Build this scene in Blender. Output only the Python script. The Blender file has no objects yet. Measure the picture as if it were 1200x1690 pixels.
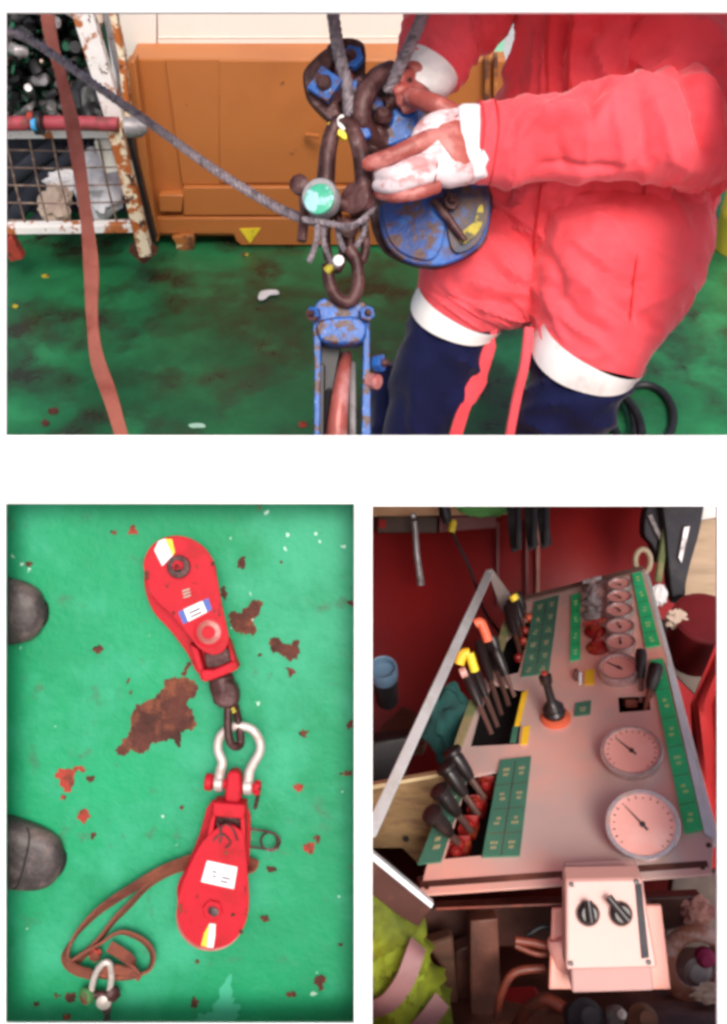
import bpy, math, random
from mathutils import Vector, Matrix, noise
V = Vector
random.seed(7)
sc = bpy.context.scene
col = sc.collection
# ---------------------------------------------------------------- camera, sky, sun, exposure
F = 1600.0                       # focal length in photograph pixels (photograph 1200 x 1690)
PITCH = math.radians(45)
STAGE = Matrix.Translation((0, 0, 3.4)) @ Matrix.Rotation(PITCH, 4, 'X')   # construction frame -> world
cam_d = bpy.data.cameras.new('camera'); cam = bpy.data.objects.new('camera', cam_d); col.objects.link(cam)
cam.matrix_world = STAGE
cam_d.sensor_fit = 'HORIZONTAL'; cam_d.sensor_width = 36; cam_d.lens = 36 * F / 1200
cam_d.clip_start = 0.05; cam_d.clip_end = 2000
sc.camera = cam
SUN_FROM = V((.15, .17, 1)).normalized()          # in the construction frame
sun_w = (STAGE.to_3x3() @ SUN_FROM).normalized()
w = bpy.data.worlds.new('World'); sc.world = w; w.use_nodes = True
wn = w.node_tree.nodes; bg = wn['Background']
sky = wn.new('ShaderNodeTexSky'); sky.sky_type = 'NISHITA'; sky.sun_disc = False
sky.sun_elevation = math.asin(sun_w.z); sky.sun_rotation = math.atan2(sun_w.x, sun_w.y)
sky.dust_density = 6; sky.air_density = .7; sky.ozone_density = .6
w.node_tree.links.new(sky.outputs[0], bg.inputs[0]); bg.inputs[1].default_value = 0.13
sl = bpy.data.lights.new('sun', 'SUN'); so = bpy.data.objects.new('sun', sl); col.objects.link(so)
sl.energy = 1.5; sl.angle = math.radians(24); sl.color = (1, .97, .93)
so.matrix_world = Matrix.Translation((0, 0, 12)) @ sun_w.to_track_quat('Z', 'Y').to_matrix().to_4x4()
vs = sc.view_settings; vs.view_transform = 'Standard'; vs.look = 'None'; vs.gamma = 1; vs.use_curve_mapping = False
vs.exposure = 0.42
sc.cycles.max_bounces = 8; sc.cycles.diffuse_bounces = 4; sc.cycles.glossy_bounces = 4
sc.cycles.use_denoising = True
sc.cycles.filter_width = 3.3

# ---------------------------------------------------------------- helpers
def P(px, py, d):                # a point at distance d in front of the board's viewer
    return V(((px - 600) / F * d, (845 - py) / F * d, -d))
X = V((1, 0, 0)); UP = V((0, 1, 1)).normalized(); FW = V((0, 1, -1)).normalized()   # UP is the vertical of the place
def WP(x, a, b): return X * x + FW * a + UP * b

class MB:
    def __init__(s): s.v = []; s.f = []; s.m = []
    def add(s, vs, fs, m=0):
        o = len(s.v); s.v += [V(p) for p in vs]; s.f += [tuple(i + o for i in f) for f in fs]; s.m += [m] * len(fs); return s
    def box(s, c, size, ax=None, m=0):
        ax = ax or (X, V((0, 1, 0)), V((0, 0, 1))); h = [q / 2 for q in size]
        vs = [V(c) + ax[0] * (i * h[0]) + ax[1] * (j * h[1]) + ax[2] * (k * h[2]) for i in (-1, 1) for j in (-1, 1) for k in (-1, 1)]
        return s.add(vs, [(0, 1, 3, 2), (4, 6, 7, 5), (0, 4, 5, 1), (2, 3, 7, 6), (0, 2, 6, 4), (1, 5, 7, 3)], m)
    def prism(s, pts, ext, m=0):             # pts: 3D outline, extruded by vector ext
        n = len(pts); ext = V(ext)
        vs = [V(p) for p in pts] + [V(p) + ext for p in pts]
        fs = [tuple(range(n - 1, -1, -1)), tuple(range(n, 2 * n))] + [(i, (i + 1) % n, n + (i + 1) % n, n + i) for i in range(n)]
        return s.add(vs, fs, m)
    def tube(s, pts, r, n=10, cap=True, m=0, flat=1.0, ref=None, closed=False):
        pts = [V(p) for p in pts]; N = len(pts)
        rr = r if isinstance(r, (list, tuple)) else [r] * N
        fr = frames(pts, ref, closed)
        vs = []
        for i in range(N):
            t, a, b = fr[i]
            for k in range(n):
                q = 2 * math.pi * k / n
                vs.append(pts[i] + a * (math.cos(q) * rr[i]) + b * (math.sin(q) * rr[i] * flat))
        fs = []
        for i in range(N if closed else N - 1):
            j = (i + 1) % N
            for k in range(n):
                fs.append((i * n + k, i * n + (k + 1) % n, j * n + (k + 1) % n, j * n + k))
        if cap and not closed:
            fs.append(tuple(range(n - 1, -1, -1))); fs.append(tuple((N - 1) * n + k for k in range(n)))
        return s.add(vs, fs, m)
    def lathe(s, prof, c, ax, n=28, m=0):    # prof: (radius, height)
        ax = V(ax).normalized(); a = ax.orthogonal().normalized(); b = ax.cross(a)
        vs = []; fs = []
        for (r, h) in prof:
            for k in range(n):
                q = 2 * math.pi * k / n
                vs.append(V(c) + ax * h + (a * math.cos(q) + b * math.sin(q)) * r)
        for i in range(len(prof) - 1):
            for k in range(n):
                fs.append((i * n + k, i * n + (k + 1) % n, (i + 1) * n + (k + 1) % n, (i + 1) * n + k))
        fs.append(tuple(range(n - 1, -1, -1))); fs.append(tuple((len(prof) - 1) * n + k for k in range(n)))
        return s.add(vs, fs, m)
    def rope(s, pts, R, strands=3, pitch=.05, n=7, m=0):
        pts = cr(pts, 1 + int(plen(pts) / .006) // max(1, len(pts) - 1)); fr = frames(pts); L = 0; ph = []
        for i, p in enumerate(pts):
            if i: L += (p - pts[i - 1]).length
            ph.append(2 * math.pi * L / pitch)
        for k in range(strands):
            o = 2 * math.pi * k / strands
            s.tube([p + fr[i][1] * (math.cos(ph[i] + o) * R * .52) + fr[i][2] * (math.sin(ph[i] + o) * R * .52) for i, p in enumerate(pts)], R * .56, n, m=m)
        return s
    def patch(s, pts, ext, m=0):
        from mathutils.geometry import tessellate_polygon
        n = len(pts); ext = V(ext); vs = [V(p) for p in pts] + [V(p) + ext for p in pts]
        fs = []
        for t in tessellate_polygon([[V((p.x, p.y, 0)) for p in vs[n:]]]): fs.append(tuple(i + n for i in t))
        fs += [(i, (i + 1) % n, n + (i + 1) % n, n + i) for i in range(n)]
        return s.add(vs, fs, m)
    def build(s, name, mat, parent=None, bevel=0, smooth=40, sub=0, mods=None):
        me = bpy.data.meshes.new(name); off = wloc(parent) if parent else V((0, 0, 0))
        me.from_pydata([tuple(p - off) for p in s.v], [], s.f)
        mats = mat if isinstance(mat, (list, tuple)) else [mat]
        for q in mats: me.materials.append(q)
        if len(mats) > 1: me.polygons.foreach_set('material_index', s.m)
        me.update()
        import bmesh
        bm = bmesh.new(); bm.from_mesh(me); bmesh.ops.recalc_face_normals(bm, faces=bm.faces); bm.to_mesh(me); bm.free()
        me.shade_smooth(); me.set_sharp_from_angle(angle=math.radians(smooth))
        o = bpy.data.objects.new(name, me); col.objects.link(o)
        if parent: o.parent = parent
        if bevel:
            b = o.modifiers.new('bevel', 'BEVEL'); b.width = bevel; b.segments = 2; b.limit_method = 'ANGLE'; b.angle_limit = math.radians(40)
        if sub:
            b = o.modifiers.new('sub', 'SUBSURF'); b.levels = b.render_levels = sub
        return o
LOC = {}
def wloc(o): return LOC.get(o.name, V((0, 0, 0)))
def plen(p): return sum((V(p[i + 1]) - V(p[i])).length for i in range(len(p) - 1))
def frames(pts, ref=None, closed=False):
    N = len(pts); out = []; a = None
    for i in range(N):
        if closed: t = pts[(i + 1) % N] - pts[i - 1]
        else: t = pts[min(i + 1, N - 1)] - pts[max(i - 1, 0)]
        t = t.normalized() if t.length > 1e-9 else V((0, 1, 0))
        if ref is not None: a = V(ref) - t * V(ref).dot(t)
        elif a is None: a = t.cross(V((0, 0, 1))); a = a if a.length > 1e-3 else t.orthogonal()
        else: a = a - t * a.dot(t)
        a = a.normalized(); out.append((t, a, t.cross(a)))
    return out
def cr(pts, n=6, closed=False):      # Catmull-Rom; works on tuples or vectors
    pts = [tuple(p) for p in pts]; N = len(pts); out = []
    seg = N if closed else N - 1
    for i in range(seg):
        if closed: p = [pts[(i + k - 1) % N] for k in range(4)]
        else: p = [pts[max(i - 1, 0)], pts[i], pts[i + 1], pts[min(i + 2, N - 1)]]
        for j in range(n):
            t = j / n
            out.append(tuple(.5 * ((2 * b) + (-a + c) * t + (2 * a - 5 * b + 4 * c - d) * t * t + (-a + 3 * b - 3 * c + d) * t ** 3) for a, b, c, d in zip(*p)))
    if not closed: out.append(pts[-1])
    return [V(q) if len(q) == 3 else q for q in out]
def px3(l, d): return [P(x, y, d) for x, y in l]
def outline(l, d, n=4): return [P(x, y, d) for x, y in cr(l, n, True)]
def jag(l, d, amp, seed, n=5):
    q = cr(l, n, True); out = []
    for i, (x, y) in enumerate(q):
        out.append(P(x + noise.noise(V((x * .21, y * .21, seed))) * amp * 2, y + noise.noise(V((x * .21, y * .21, seed + 9))) * amp * 2, d))
    return out
def thing(name, label, cat, loc, group=None):
    o = bpy.data.objects.new(name, None); col.objects.link(o); o.location = loc; LOC[o.name] = V(loc)
    o['label'] = label; o['category'] = cat
    if group: o['group'] = group
    return o
def tag(o, label, cat, group=None, kind=None):
    o['label'] = label; o['category'] = cat
    if group: o['group'] = group
    if kind: o['kind'] = kind
    return o
def struct(o): o['kind'] = 'structure'; return o
def sub_of(o): LOC[o.name] = LOC.get(o.parent.name, V((0, 0, 0))); return o    # lets a part carry sub-parts

# ---------------------------------------------------------------- materials
def lin(r, g, b): return tuple(((c / 255) / 12.92 if c <= 10 else ((c / 255 + .055) / 1.055) ** 2.4) for c in (r, g, b)) + (1,)
def mat(name, c1, c2=None, lo=.5, hi=.6, scale=8, rough=.6, metal=0, bump=.15, bscale=60, tone=.15, c3=None, s3=30, lo3=.62, hi3=.68, rough2=None, sheen=0, stretch=None, spec=.5, coat=0):
    m = bpy.data.materials.new(name); m.use_nodes = True; nt = m.node_tree; N = nt.nodes; L = nt.links; b = N['Principled BSDF']
    tc = N.new('ShaderNodeTexCoord'); mp = N.new('ShaderNodeMapping'); L.new(tc.outputs['Object'], mp.inputs[0])
    if stretch: mp.inputs['Scale'].default_value = stretch
    def nz(s, det=6, r=.6):
        q = N.new('ShaderNodeTexNoise'); q.inputs['Scale'].default_value = s; q.inputs['Detail'].default_value = det; q.inputs['Roughness'].default_value = r
        L.new(mp.outputs[0], q.inputs['Vector']); return q.outputs['Fac']
    def ramp(src, a, z):
        q = N.new('ShaderNodeMapRange'); q.inputs['From Min'].default_value = a; q.inputs['From Max'].default_value = z; L.new(src, q.inputs['Value']); return q.outputs[0]
    def mix(f, a, c):
        q = N.new('ShaderNodeMix'); q.data_type = 'RGBA'; L.new(f, q.inputs[0])
        for k, v in ((6, a), (7, c)):
            if isinstance(v, tuple): q.inputs[k].default_value = v
            else: L.new(v, q.inputs[k])
        return q.outputs[2]
    cc = tuple(c1) if len(c1) == 4 else tuple(c1) + (1,)
    dark = tuple(x * (1 - tone * 1.3) for x in cc[:3]) + (1,); lite = tuple(min(1, x * (1 + tone)) for x in cc[:3]) + (1,)
    out = mix(ramp(nz(scale * .6, 8, .65), .3, .7), dark, lite)
    if c2:
        f2 = ramp(nz(scale), lo, hi); out = mix(f2, out, tuple(c2[:3]) + (1,))
        if rough2 is not None:
            q = N.new('ShaderNodeMapRange'); q.inputs['To Min'].default_value = rough; q.inputs['To Max'].default_value = rough2; L.new(f2, q.inputs['Value']); L.new(q.outputs[0], b.inputs['Roughness'])
        if metal:
            q = N.new('ShaderNodeMapRange'); q.inputs['To Min'].default_value = metal; q.inputs['To Max'].default_value = 0; L.new(f2, q.inputs['Value']); L.new(q.outputs[0], b.inputs['Metallic'])
    if c3: out = mix(ramp(nz(s3, 5), lo3, hi3), out, tuple(c3[:3]) + (1,))
    L.new(out, b.inputs['Base Color'])
    if rough2 is None: b.inputs['Roughness'].default_value = rough
    if not (c2 and metal): b.inputs['Metallic'].default_value = metal
    b.inputs['Specular IOR Level'].default_value = spec
    if sheen: b.inputs['Sheen Weight'].default_value = sheen; b.inputs['Sheen Roughness'].default_value = .4
    if coat: b.inputs['Coat Weight'].default_value = coat; b.inputs['Coat Roughness'].default_value = .15
    if bump:
        q = N.new('ShaderNodeBump'); q.inputs['Strength'].default_value = bump; q.inputs['Distance'].default_value = .004
        L.new(nz(bscale, 4), q.inputs['Height']); L.new(q.outputs[0], b.inputs['Normal'])
    return m
RUST = (.13, .045, .025)
M = dict(
    board=mat('white_paint', (.90, .90, .90), tone=.005, rough=.9, bump=.02, spec=.1),
    deck=mat('deck_green_wet', (.016, .15, .052), (.026, .034, .016), .46, .64, 4.2, rough=.42, bump=.5, bscale=35, tone=.45, c3=(.03, .27, .10), s3=5, lo3=.57, hi3=.78, rough2=.25),
    deck2=mat('deck_green_paint', (.006, .265, .108), (.028, .33, .17), .50, .66, 5, rough=.55, bump=.6, bscale=45, tone=.16, c3=(.04, .17, .085), s3=22, lo3=.62, hi3=.74, spec=.3),
    rust=mat('rust_brown', (.085, .022, .014), (.19, .055, .025), .5, .65, 35, rough=.85, bump=.8, bscale=120, tone=.5),
    rust_red=mat('rust_red', (.33, .035, .02), (.13, .03, .015), .5, .6, 40, rough=.8, bump=.6),
    ochre=mat('ochre_paint', (.47, .155, .038), (.38, .12, .030), .5, .7, 1.6, rough=.45, bump=.1, bscale=20, tone=.1, c3=(.16, .05, .02), s3=18, lo3=.70, hi3=.74),
    ochre_rust=mat('ochre_rusty', (.44, .15, .035), RUST, .47, .55, 14, rough=.6, bump=.4, tone=.2, c3=(.75, .55, .30), s3=22, lo3=.6, hi3=.64),
    cream=mat('cream_white_paint', (.80, .77, .71), (.72, .66, .58), .55, .75, 3, rough=.55, bump=.05, tone=.04),
    white_rust=mat('chipped_white_paint', (.82, .80, .78), (.42, .13, .035), .53, .57, 13, rough=.6, bump=.5, tone=.06, c3=(.12, .04, .02), s3=30, lo3=.62, hi3=.65),
    white_rustier=mat('flaking_white_paint', (.85, .72, .52), (.45, .12, .02), .47, .53, 20, rough=.7, bump=.7, tone=.1, c3=(.10, .03, .015), s3=24, lo3=.56, hi3=.60),
    wire=mat('rusty_wire', (.16, .10, .08), (.30, .22, .17), .5, .6, 30, rough=.7),
    black=mat('black_rubber', (.012, .012, .014), (.03, .03, .035), .5, .7, 12, rough=.5, tone=.3),
    dark=mat('dark_cloth', (.015, .018, .03), (.05, .05, .07), .5, .7, 8, rough=.9, tone=.4),
    netg=mat('green_netting', (.01, .10, .05), (.02, .02, .02), .5, .6, 10, rough=.8, tone=.3),
    plastic=mat('white_plastic_sack', (.62, .62, .65), (.30, .30, .33), .5, .7, 16, rough=.4, bump=.8, bscale=20, tone=.1),
    beige=mat('beige_cloth', (.62, .48, .38), (.4, .3, .25), .5, .7, 12, rough=.9),
    rope=mat('grey_wire_rope', (.22, .18, .20), (.09, .07, .08), .5, .62, 60, rough=.55, bump=.5, bscale=300, tone=.35, c3=(.34, .31, .34), s3=90, lo3=.6, hi3=.7),
    webbing=mat('red_brown_webbing', (.36, .105, .075), (.24, .05, .035), .48, .65, 9, rough=.85, bump=.5, bscale=250, tone=.2),
    strap=mat('brown_webbing', (.23, .062, .035), (.12, .03, .02), .5, .68, 14, rough=.8, bump=.5, bscale=260, tone=.3),
    redhose=mat('faded_red_hose', (.38, .05, .07), (.2, .04, .04), .5, .6, 20, rough=.6),
    brown=mat('brown_forged_steel', (.058, .021, .020), (.125, .058, .056), .48, .66, 22, rough=.42, metal=.25, bump=.5, bscale=90, tone=.4, c3=(.28, .19, .20), s3=16, lo3=.66, hi3=.76, spec=.35),
    blue=mat('chipped_blue_paint', (.014, .10, .38), (.075, .028, .022), .49, .54, 36, rough=.4, bump=.6, bscale=80, tone=.3, c3=(.16, .30, .60), s3=45, lo3=.62, hi3=.70),
    blue_worn=mat('worn_blue_paint', (.012, .052, .24), (.075, .03, .024), .47, .54, 34, rough=.5, bump=.8, bscale=80, tone=.4, c3=(.02, .12, .42), s3=14, lo3=.52, hi3=.60),
    yellow=mat('yellow_paint', (.80, .62, .03), (.55, .36, .03), .55, .7, 30, rough=.5),
    yellow_worn=mat('worn_yellow_paint', (.42, .34, .02), (.08, .06, .03), .48, .55, 30, rough=.6),
    sheave=mat('worn_sheave', (.36, .085, .07), (.62, .36, .36), .5, .7, 9, rough=.38, metal=.1, bump=.3, tone=.3),
    pin_green=mat('pale_green_paint', (.06, .42, .26), (.35, .62, .66), .52, .58, 28, rough=.4, tone=.2),
    grey_steel=mat('grey_steel', (.42, .40, .41), (.20, .17, .17), .5, .65, 30, rough=.45, metal=.5, tone=.2),
    cover=mat('red_coverall_cloth', (.91, .100, .125), (.82, .055, .070), .45, .7, 5, rough=.9, spec=.3, bump=.7, bscale=34, c3=(.66, .045, .055), s3=7, lo3=.5, hi3=.8, tone=.05, sheen=.35),
    cover_d=mat('red_coverall_seam', (.60, .03, .035), rough=.9, bump=.2, tone=.1),
    reflect=mat('white_reflective_tape', (.86, .85, .83), (.62, .60, .58), .5, .72, 16, rough=.6, bump=.1, tone=.03),
    navy=mat('navy_cloth', (.007, .010, .055), (.004, .006, .028), .5, .7, 6, rough=.9, spec=.2, bump=.6, bscale=34, tone=.2, sheen=.15),
    glove=mat('red_brown_glove_leather', (.34, .07, .055), (.50, .17, .15), .50, .60, 17, rough=.45, bump=.4, bscale=70, tone=.25),
    glove_w=mat('pale_glove_leather', (.72, .60, .62), (.52, .25, .25), .52, .62, 22, rough=.5, bump=.4, bscale=70, tone=.12),
    cuff=mat('white_glove_cuff', (.80, .75, .77), (.66, .60, .64), .5, .7, 14, rough=.8, bump=.3, bscale=200, tone=.05),
    red=mat('red_block_paint', (.47, .010, .022), (.33, .010, .014), .5, .68, 16, rough=.55, bump=.25, bscale=60, tone=.07, c3=(.14, .02, .015), s3=48, lo3=.655, hi3=.70, spec=.2),
    galv=mat('galvanised_steel', (.56, .50, .46), (.34, .24, .20), .5, .68, 26, rough=.45, metal=.35, bump=.4, tone=.15),
    sticker=mat('white_label', (.80, .78, .78), (.62, .60, .66), .55, .65, 50, rough=.5, bump=0, tone=.03),
    sticker_blue=mat('blue_print', (.05, .10, .38), rough=.5, bump=0), print_grey=mat('grey_print', (.12, .10, .14), rough=.6, bump=0),
    boot=mat('worn_boot_leather', (.050, .036, .036), (.13, .09, .082), .5, .66, 24, rough=.55, bump=.8, bscale=90, tone=.5, coat=.1),
    sole=mat('boot_sole', (.014, .013, .012), rough=.9, bump=.5, tone=.3),
    chip=mat('pale_flecks', (.38, .60, .48), rough=.6, bump=0),
    cabin=mat('dark_red_cabin_paint', (.36, .013, .013), (.22, .010, .011), .45, .7, 1.4, rough=.5, bump=.2, bscale=14, tone=.25),
    maroon=mat('maroon_paint', (.14, .008, .010), rough=.5, tone=.2),
    red_cloth=mat('red_curtain_cloth', (.42, .015, .015), (.25, .01, .01), .5, .7, 6, rough=.8, tone=.2),
    tan=mat('tan_board', (.42, .30, .20), (.30, .20, .13), .5, .7, 5, rough=.8, stretch=(1, 6, 1)),
    greenbag=mat('green_bag', (.12, .40, .10), rough=.8), wood=mat('brown_wood', (.13, .055, .03), (.07, .03, .018), .5, .7, 5, rough=.7, stretch=(1, 8, 1), tone=.3),
    ply=mat('old_plywood', (.24, .15, .06), (.12, .065, .03), .45, .65, 9, rough=.75, stretch=(1, 5, 1), tone=.3),
    steel=mat('brushed_steel_plate', (.70, .54, .50), (.92, .42, .33), .42, .66, 2.2, rough=.34, metal=0.3, bump=.06, bscale=200, tone=.08, rough2=.42),  # pink patches put the room's red glow into the plate's colour
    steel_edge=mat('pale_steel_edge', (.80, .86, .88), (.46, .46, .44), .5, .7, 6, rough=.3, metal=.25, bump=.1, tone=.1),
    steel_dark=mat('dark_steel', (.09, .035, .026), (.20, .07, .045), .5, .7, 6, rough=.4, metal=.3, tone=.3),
    label_dark=mat('dark_green_label', (.055, .18, .125), (.075, .23, .15), .5, .7, 6, rough=.45, bump=0, tone=.06),
    label_br=mat('bright_green_label', (.022, .52, .19), (.03, .62, .27), .5, .7, 6, rough=.4, bump=0, tone=.06),
    gold=mat('gold_lettering', (.50, .44, .24), rough=.5, bump=0), goldlt=mat('pale_lettering', (.55, .80, .30), rough=.5, bump=0),
    dial=mat('gauge_dial', (.80, .38, .33), (.82, .48, .43), .5, .7, 12, rough=.35, bump=0, tone=.03, coat=.5),
    bezel=mat('gauge_bezel', (.62, .54, .54), (.36, .22, .18), .5, .68, 24, rough=.25, metal=.7, bump=.1, tone=.1),
    needle=mat('needle_black', (.02, .02, .02), rough=.4, bump=0),
    lever=mat('black_lever_plastic', (.016, .011, .011), rough=.35, tone=.3, bump=.1),
    lever_rod=mat('steel_lever_rod', (.22, .13, .11), rough=.3, metal=.7),
    orange=mat('orange_tip', (.70, .13, .06), rough=.5, tone=.05), tape=mat('yellow_tape', (.88, .58, .03), (.80, .42, .03), .5, .7, 20, rough=.5, tone=.04, bump=0),
    salmon=mat('control_box_paint', (.55, .285, .245), (.53, .27, .23), .5, .7, 6, rough=.4, bump=.05, tone=.03, coat=.1),  # pink room light is put into the box's base colour
    salmon2=mat('backing_plate_paint', (.80, .36, .30), (.85, .30, .18), .5, .7, 6, rough=.4, bump=.05, tone=.05),
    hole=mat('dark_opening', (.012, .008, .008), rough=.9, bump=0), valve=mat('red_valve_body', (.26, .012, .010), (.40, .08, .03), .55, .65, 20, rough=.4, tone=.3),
    hivis=mat('yellow_green_hivis', (.26, .32, .012), (.10, .13, .01), .42, .66, 6, rough=.85, bump=.3, bscale=300, tone=.15),
    tape_pink=mat('grey_pink_reflective_band', (.27, .13, .13), (.20, .10, .10), .5, .7, 8, rough=.4, tone=.05),
    teal=mat('teal_cloth', (.008, .07, .065), (.005, .03, .03), .45, .65, 8, rough=.9, tone=.2), mug=mat('blue_grey_rim', (.10, .18, .27), rough=.4),
    olive=mat('olive_brush', (.16, .20, .08), (.28, .24, .12), .5, .6, 10, rough=.8), jacket=mat('charcoal_jacket', (.028, .028, .036), (.06, .055, .06), .5, .7, 8, rough=.8, tone=.3),
    ring=mat('tape_roll_card', (.42, .33, .22), rough=.7), pinkrag=mat('pink_rag', (.45, .22, .18), (.3, .12, .12), .5, .6, 18, rough=.85, tone=.2),
    copper=mat('orange_conduit', (.22, .045, .025), (.08, .03, .02), .5, .65, 18, rough=.45, tone=.3), ground=mat('pale_quay_concrete', (.42, .42, .42), (.34, .34, .33), .5, .7, .4, rough=.9, bscale=4),
)

# ================================================================ LARGE STRUCTURE
# unseen ground sheet added far below, pale so it bounces light up
g = MB(); g.add([(-600, -600, 0), (600, -600, 0), (600, 600, 0), (-600, 600, 0)], [(0, 1, 2, 3)])
gi = STAGE.inverted(); g.v = [gi @ p for p in g.v]
struct(g.build('ground', M['ground']))
# the white display wall with its three real openings
OP = [(12, 23, 1202, 719), (11.5, 831.5, 584.5, 1685.5), (614.5, 835.5, 1181.5, 1700)]
xs = sorted({-160, 1500, *[v for o in OP for v in (o[0], o[2])]}); ys = sorted({-500, 2200, *[v for o in OP for v in (o[1], o[3])]})
b = MB(); idx = {}
for j, y in enumerate(ys):
    for i, x in enumerate(xs):
        idx[i, j] = len(b.v); b.v.append(P(x, y, 1.6))
used = set()
for j in range(len(ys) - 1):
    for i in range(len(xs) - 1):
        cx, cy = (xs[i] + xs[i + 1]) / 2, (ys[j] + ys[j + 1]) / 2
        if any(o[0] < cx < o[2] and o[1] < cy < o[3] for o in OP): continue
        b.f.append((idx[i, j], idx[i, j + 1], idx[i + 1, j + 1], idx[i + 1, j])); b.m.append(0)
wall = struct(b.build('white_wall', M['board']))
sm = wall.modifiers.new('thickness', 'SOLIDIFY'); sm.thickness = .008; sm.offset = -1

# ================================================================ OPENING 1 : rigger on deck
DK = -1.873                     # deck height below the camera
def deckpt(px, py, h=0):        # the point of the deck plane (raised h) seen at a photograph position
    r = P(px, py, 1); return r * ((DK + h) / r.dot(UP))
def on_wall(px, py, a):         # point of the vertical plane at forward distance a
    r = P(px, py, 1); return r * (a / r.dot(FW))
c = [deckpt(x, y) for x, y in ((-500, 768), (1700, 768), (1900, 150), (-700, 150))]
dk = MB(); dk.prism(c, UP * -.02); deck = struct(dk.build('deck', M['deck']))
# stains, scrap marks on this deck
for i, (x, y, rx, ry, mm) in enumerate([(75, 455, 7, 3, 'yellow_worn'), (25, 505, 5, 3, 'yellow_worn'), (404, 420, 6, 3, 'yellow_worn'), (88, 678, 9, 6, 'rust'), (75, 698, 7, 5, 'rust'), (1040, 515, 16, 6, 'rust'), (500, 700, 7, 6, 'rust_red'), (325, 702, 13, 4, 'chip'), (1108, 505, 12, 10, 'rust')]):
    pts = [deckpt(x + rx * math.cos(a) * (1 + .4 * noise.noise(V((i, a, 0)))), y + ry * math.sin(a) * (1 + .5 * noise.noise(V((a, i, 2)))), .003) for a in [k * math.pi / 8 for k in range(16)]]
    MB().prism(pts, UP * -.002).build('paint_stain' if 'yellow' in mm or mm == 'chip' else 'rust_stain', M[mm], deck)
pts = cr([(426, 492), (430, 483), (445, 480), (458, 481), (460, 487), (446, 488), (437, 495), (428, 496)], 3, True)
tag(MB().prism([deckpt(x, y, .006) for x, y in pts], UP * .006).build('paper_scrap', M['reflect'], bevel=.002), 'crumpled white scrap of paper lying on the green deck', 'paper')

# white wall behind the container
aw = 3.46
ww = thing('painted_bulkhead', 'cream white bulkhead rising behind the ochre container', 'wall', on_wall(500, 95, aw)); ww['kind'] = 'structure'
for (x0, x1) in ((195, 258), (260, 830)):
    q = [on_wall(x0, 112, aw), on_wall(x1, 112, aw), on_wall(x1, -40, aw), on_wall(x0, -40, aw)]
    MB().prism(q, FW * .03).build('panel', M['cream'], ww, bevel=.003)
for yy in (62,):
    MB().tube([on_wall(262, yy, aw - .002), on_wall(828, yy - 1, aw - .0005)], .0015, 6).build('seam', M['cream'], ww)
MB().box(on_wall(823, 70, aw - .05), (.03, .05, .6), (X, FW, UP)).build('pipe', mat('mint_paint', (.25, .62, .45)), ww)
# container
ac = 3.30
cont = thing('steel_container', 'ochre orange steel container with yellow triangle, standing behind the rope', 'container', on_wall(500, 398, ac))
q = px3([], 0)
def wq(l, a): return [on_wall(x, y, a) for x, y in l]
MB().prism(wq([(232, 390), (835, 390), (835, 97), (214, 97)], ac + .02), FW * .9).build('body', M['ochre'], cont, bevel=.006)
MB().prism(wq([(300, 305), (500, 305), (835, 305), (835, 97), (272, 97)], ac + .005), FW * .02).build('side_panel', M['ochre'], cont, bevel=.004)
MB().prism(wq([(362, 302), (835, 302), (835, 100), (362, 100)], ac), FW * .006).build('side_panel', M['ochre'], cont, bevel=.003)
MB().prism(wq([(302, 356), (835, 356), (835, 309), (302, 309)], ac - .012), FW * .03).build('rail', M['ochre'], cont, bevel=.005)
MB().prism(wq([(250, 386), (385, 386), (390, 398), (398, 405), (835, 405), (835, 360), (250, 360)], ac - .02), FW * .04).build('bottom_rail', M['ochre'], cont, bevel=.004)
MB().prism(wq([(263, 350), (300, 350), (302, 322), (262, 322)], ac - .02), FW * .04).build('bracket', M['ochre'], cont, bevel=.004)
MB().prism(wq([(207, 105), (222, 100), (262, 398), (248, 400)], ac - .05), FW * .07).build('corner_post', M['ochre'], cont, bevel=.004)
MB().prism(wq([(283, 392), (320, 388), (320, 410), (310, 424), (292, 424), (290, 402)], ac - .04), FW * .08).build('foot', M['ochre_rust'], cont, bevel=.004)
MB().prism(wq([(395, 378), (430, 377), (413, 402)], ac - .024), FW * .004).build('warning_sticker', M['yellow'], cont)
MB().tube([on_wall(505, 222, ac - .02), on_wall(528, 225, ac - .05)], .008, 8).build('latch', M['ochre'], cont)
for x0, x1 in ((800, 808), (815, 822)):
    MB().prism(wq([(x0, 400), (x1, 400), (x1, 92), (x0, 92)], ac - .03), FW * .03).build('post', M['ochre_rust'], cont, bevel=.003)
# scaffold basket at the left
ab = 3.05
bask = thing('cargo_basket', 'rusty white cargo basket with wire mesh side, at left of the container', 'basket', on_wall(120, 400, ab))
def bar(pts, w_, m_, name, par, a=ab, dep=.04):
    pp = [on_wall(x, y, a) for x, y in pts]
    for i in range(len(pp) - 1):
        t = (pp[i + 1] - pp[i]); n_ = t.cross(FW).normalized() * (w_ / 2)
        o = MB().prism([pp[i] - n_, pp[i] + n_, pp[i + 1] + n_, pp[i + 1] - n_], FW * dep).build(name, m_, par, bevel=.003)
    return o
bar([(128, 0), (196, 222)], .060, M['white_rust'], 'post', bask)
bar([(170, 0), (196, 120), (205, 215)], .022, M['grey_steel'], 'post', bask, ab + .08)
bar([(180, 0), (200, 95), (212, 215)], .020, M['white_rustier'], 'post', bask, ab - .02)
bar([(186, 205), (240, 425)], .044, M['white_rustier'], 'post', bask, ab - .06)
bar([(-40, 221), (200, 219)], .036, M['white_rust'], 'rail', bask, ab - .03)
bar([(-40, 382), (228, 378)], .030, M['white_rust'], 'rail', bask, ab - .03)
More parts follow.
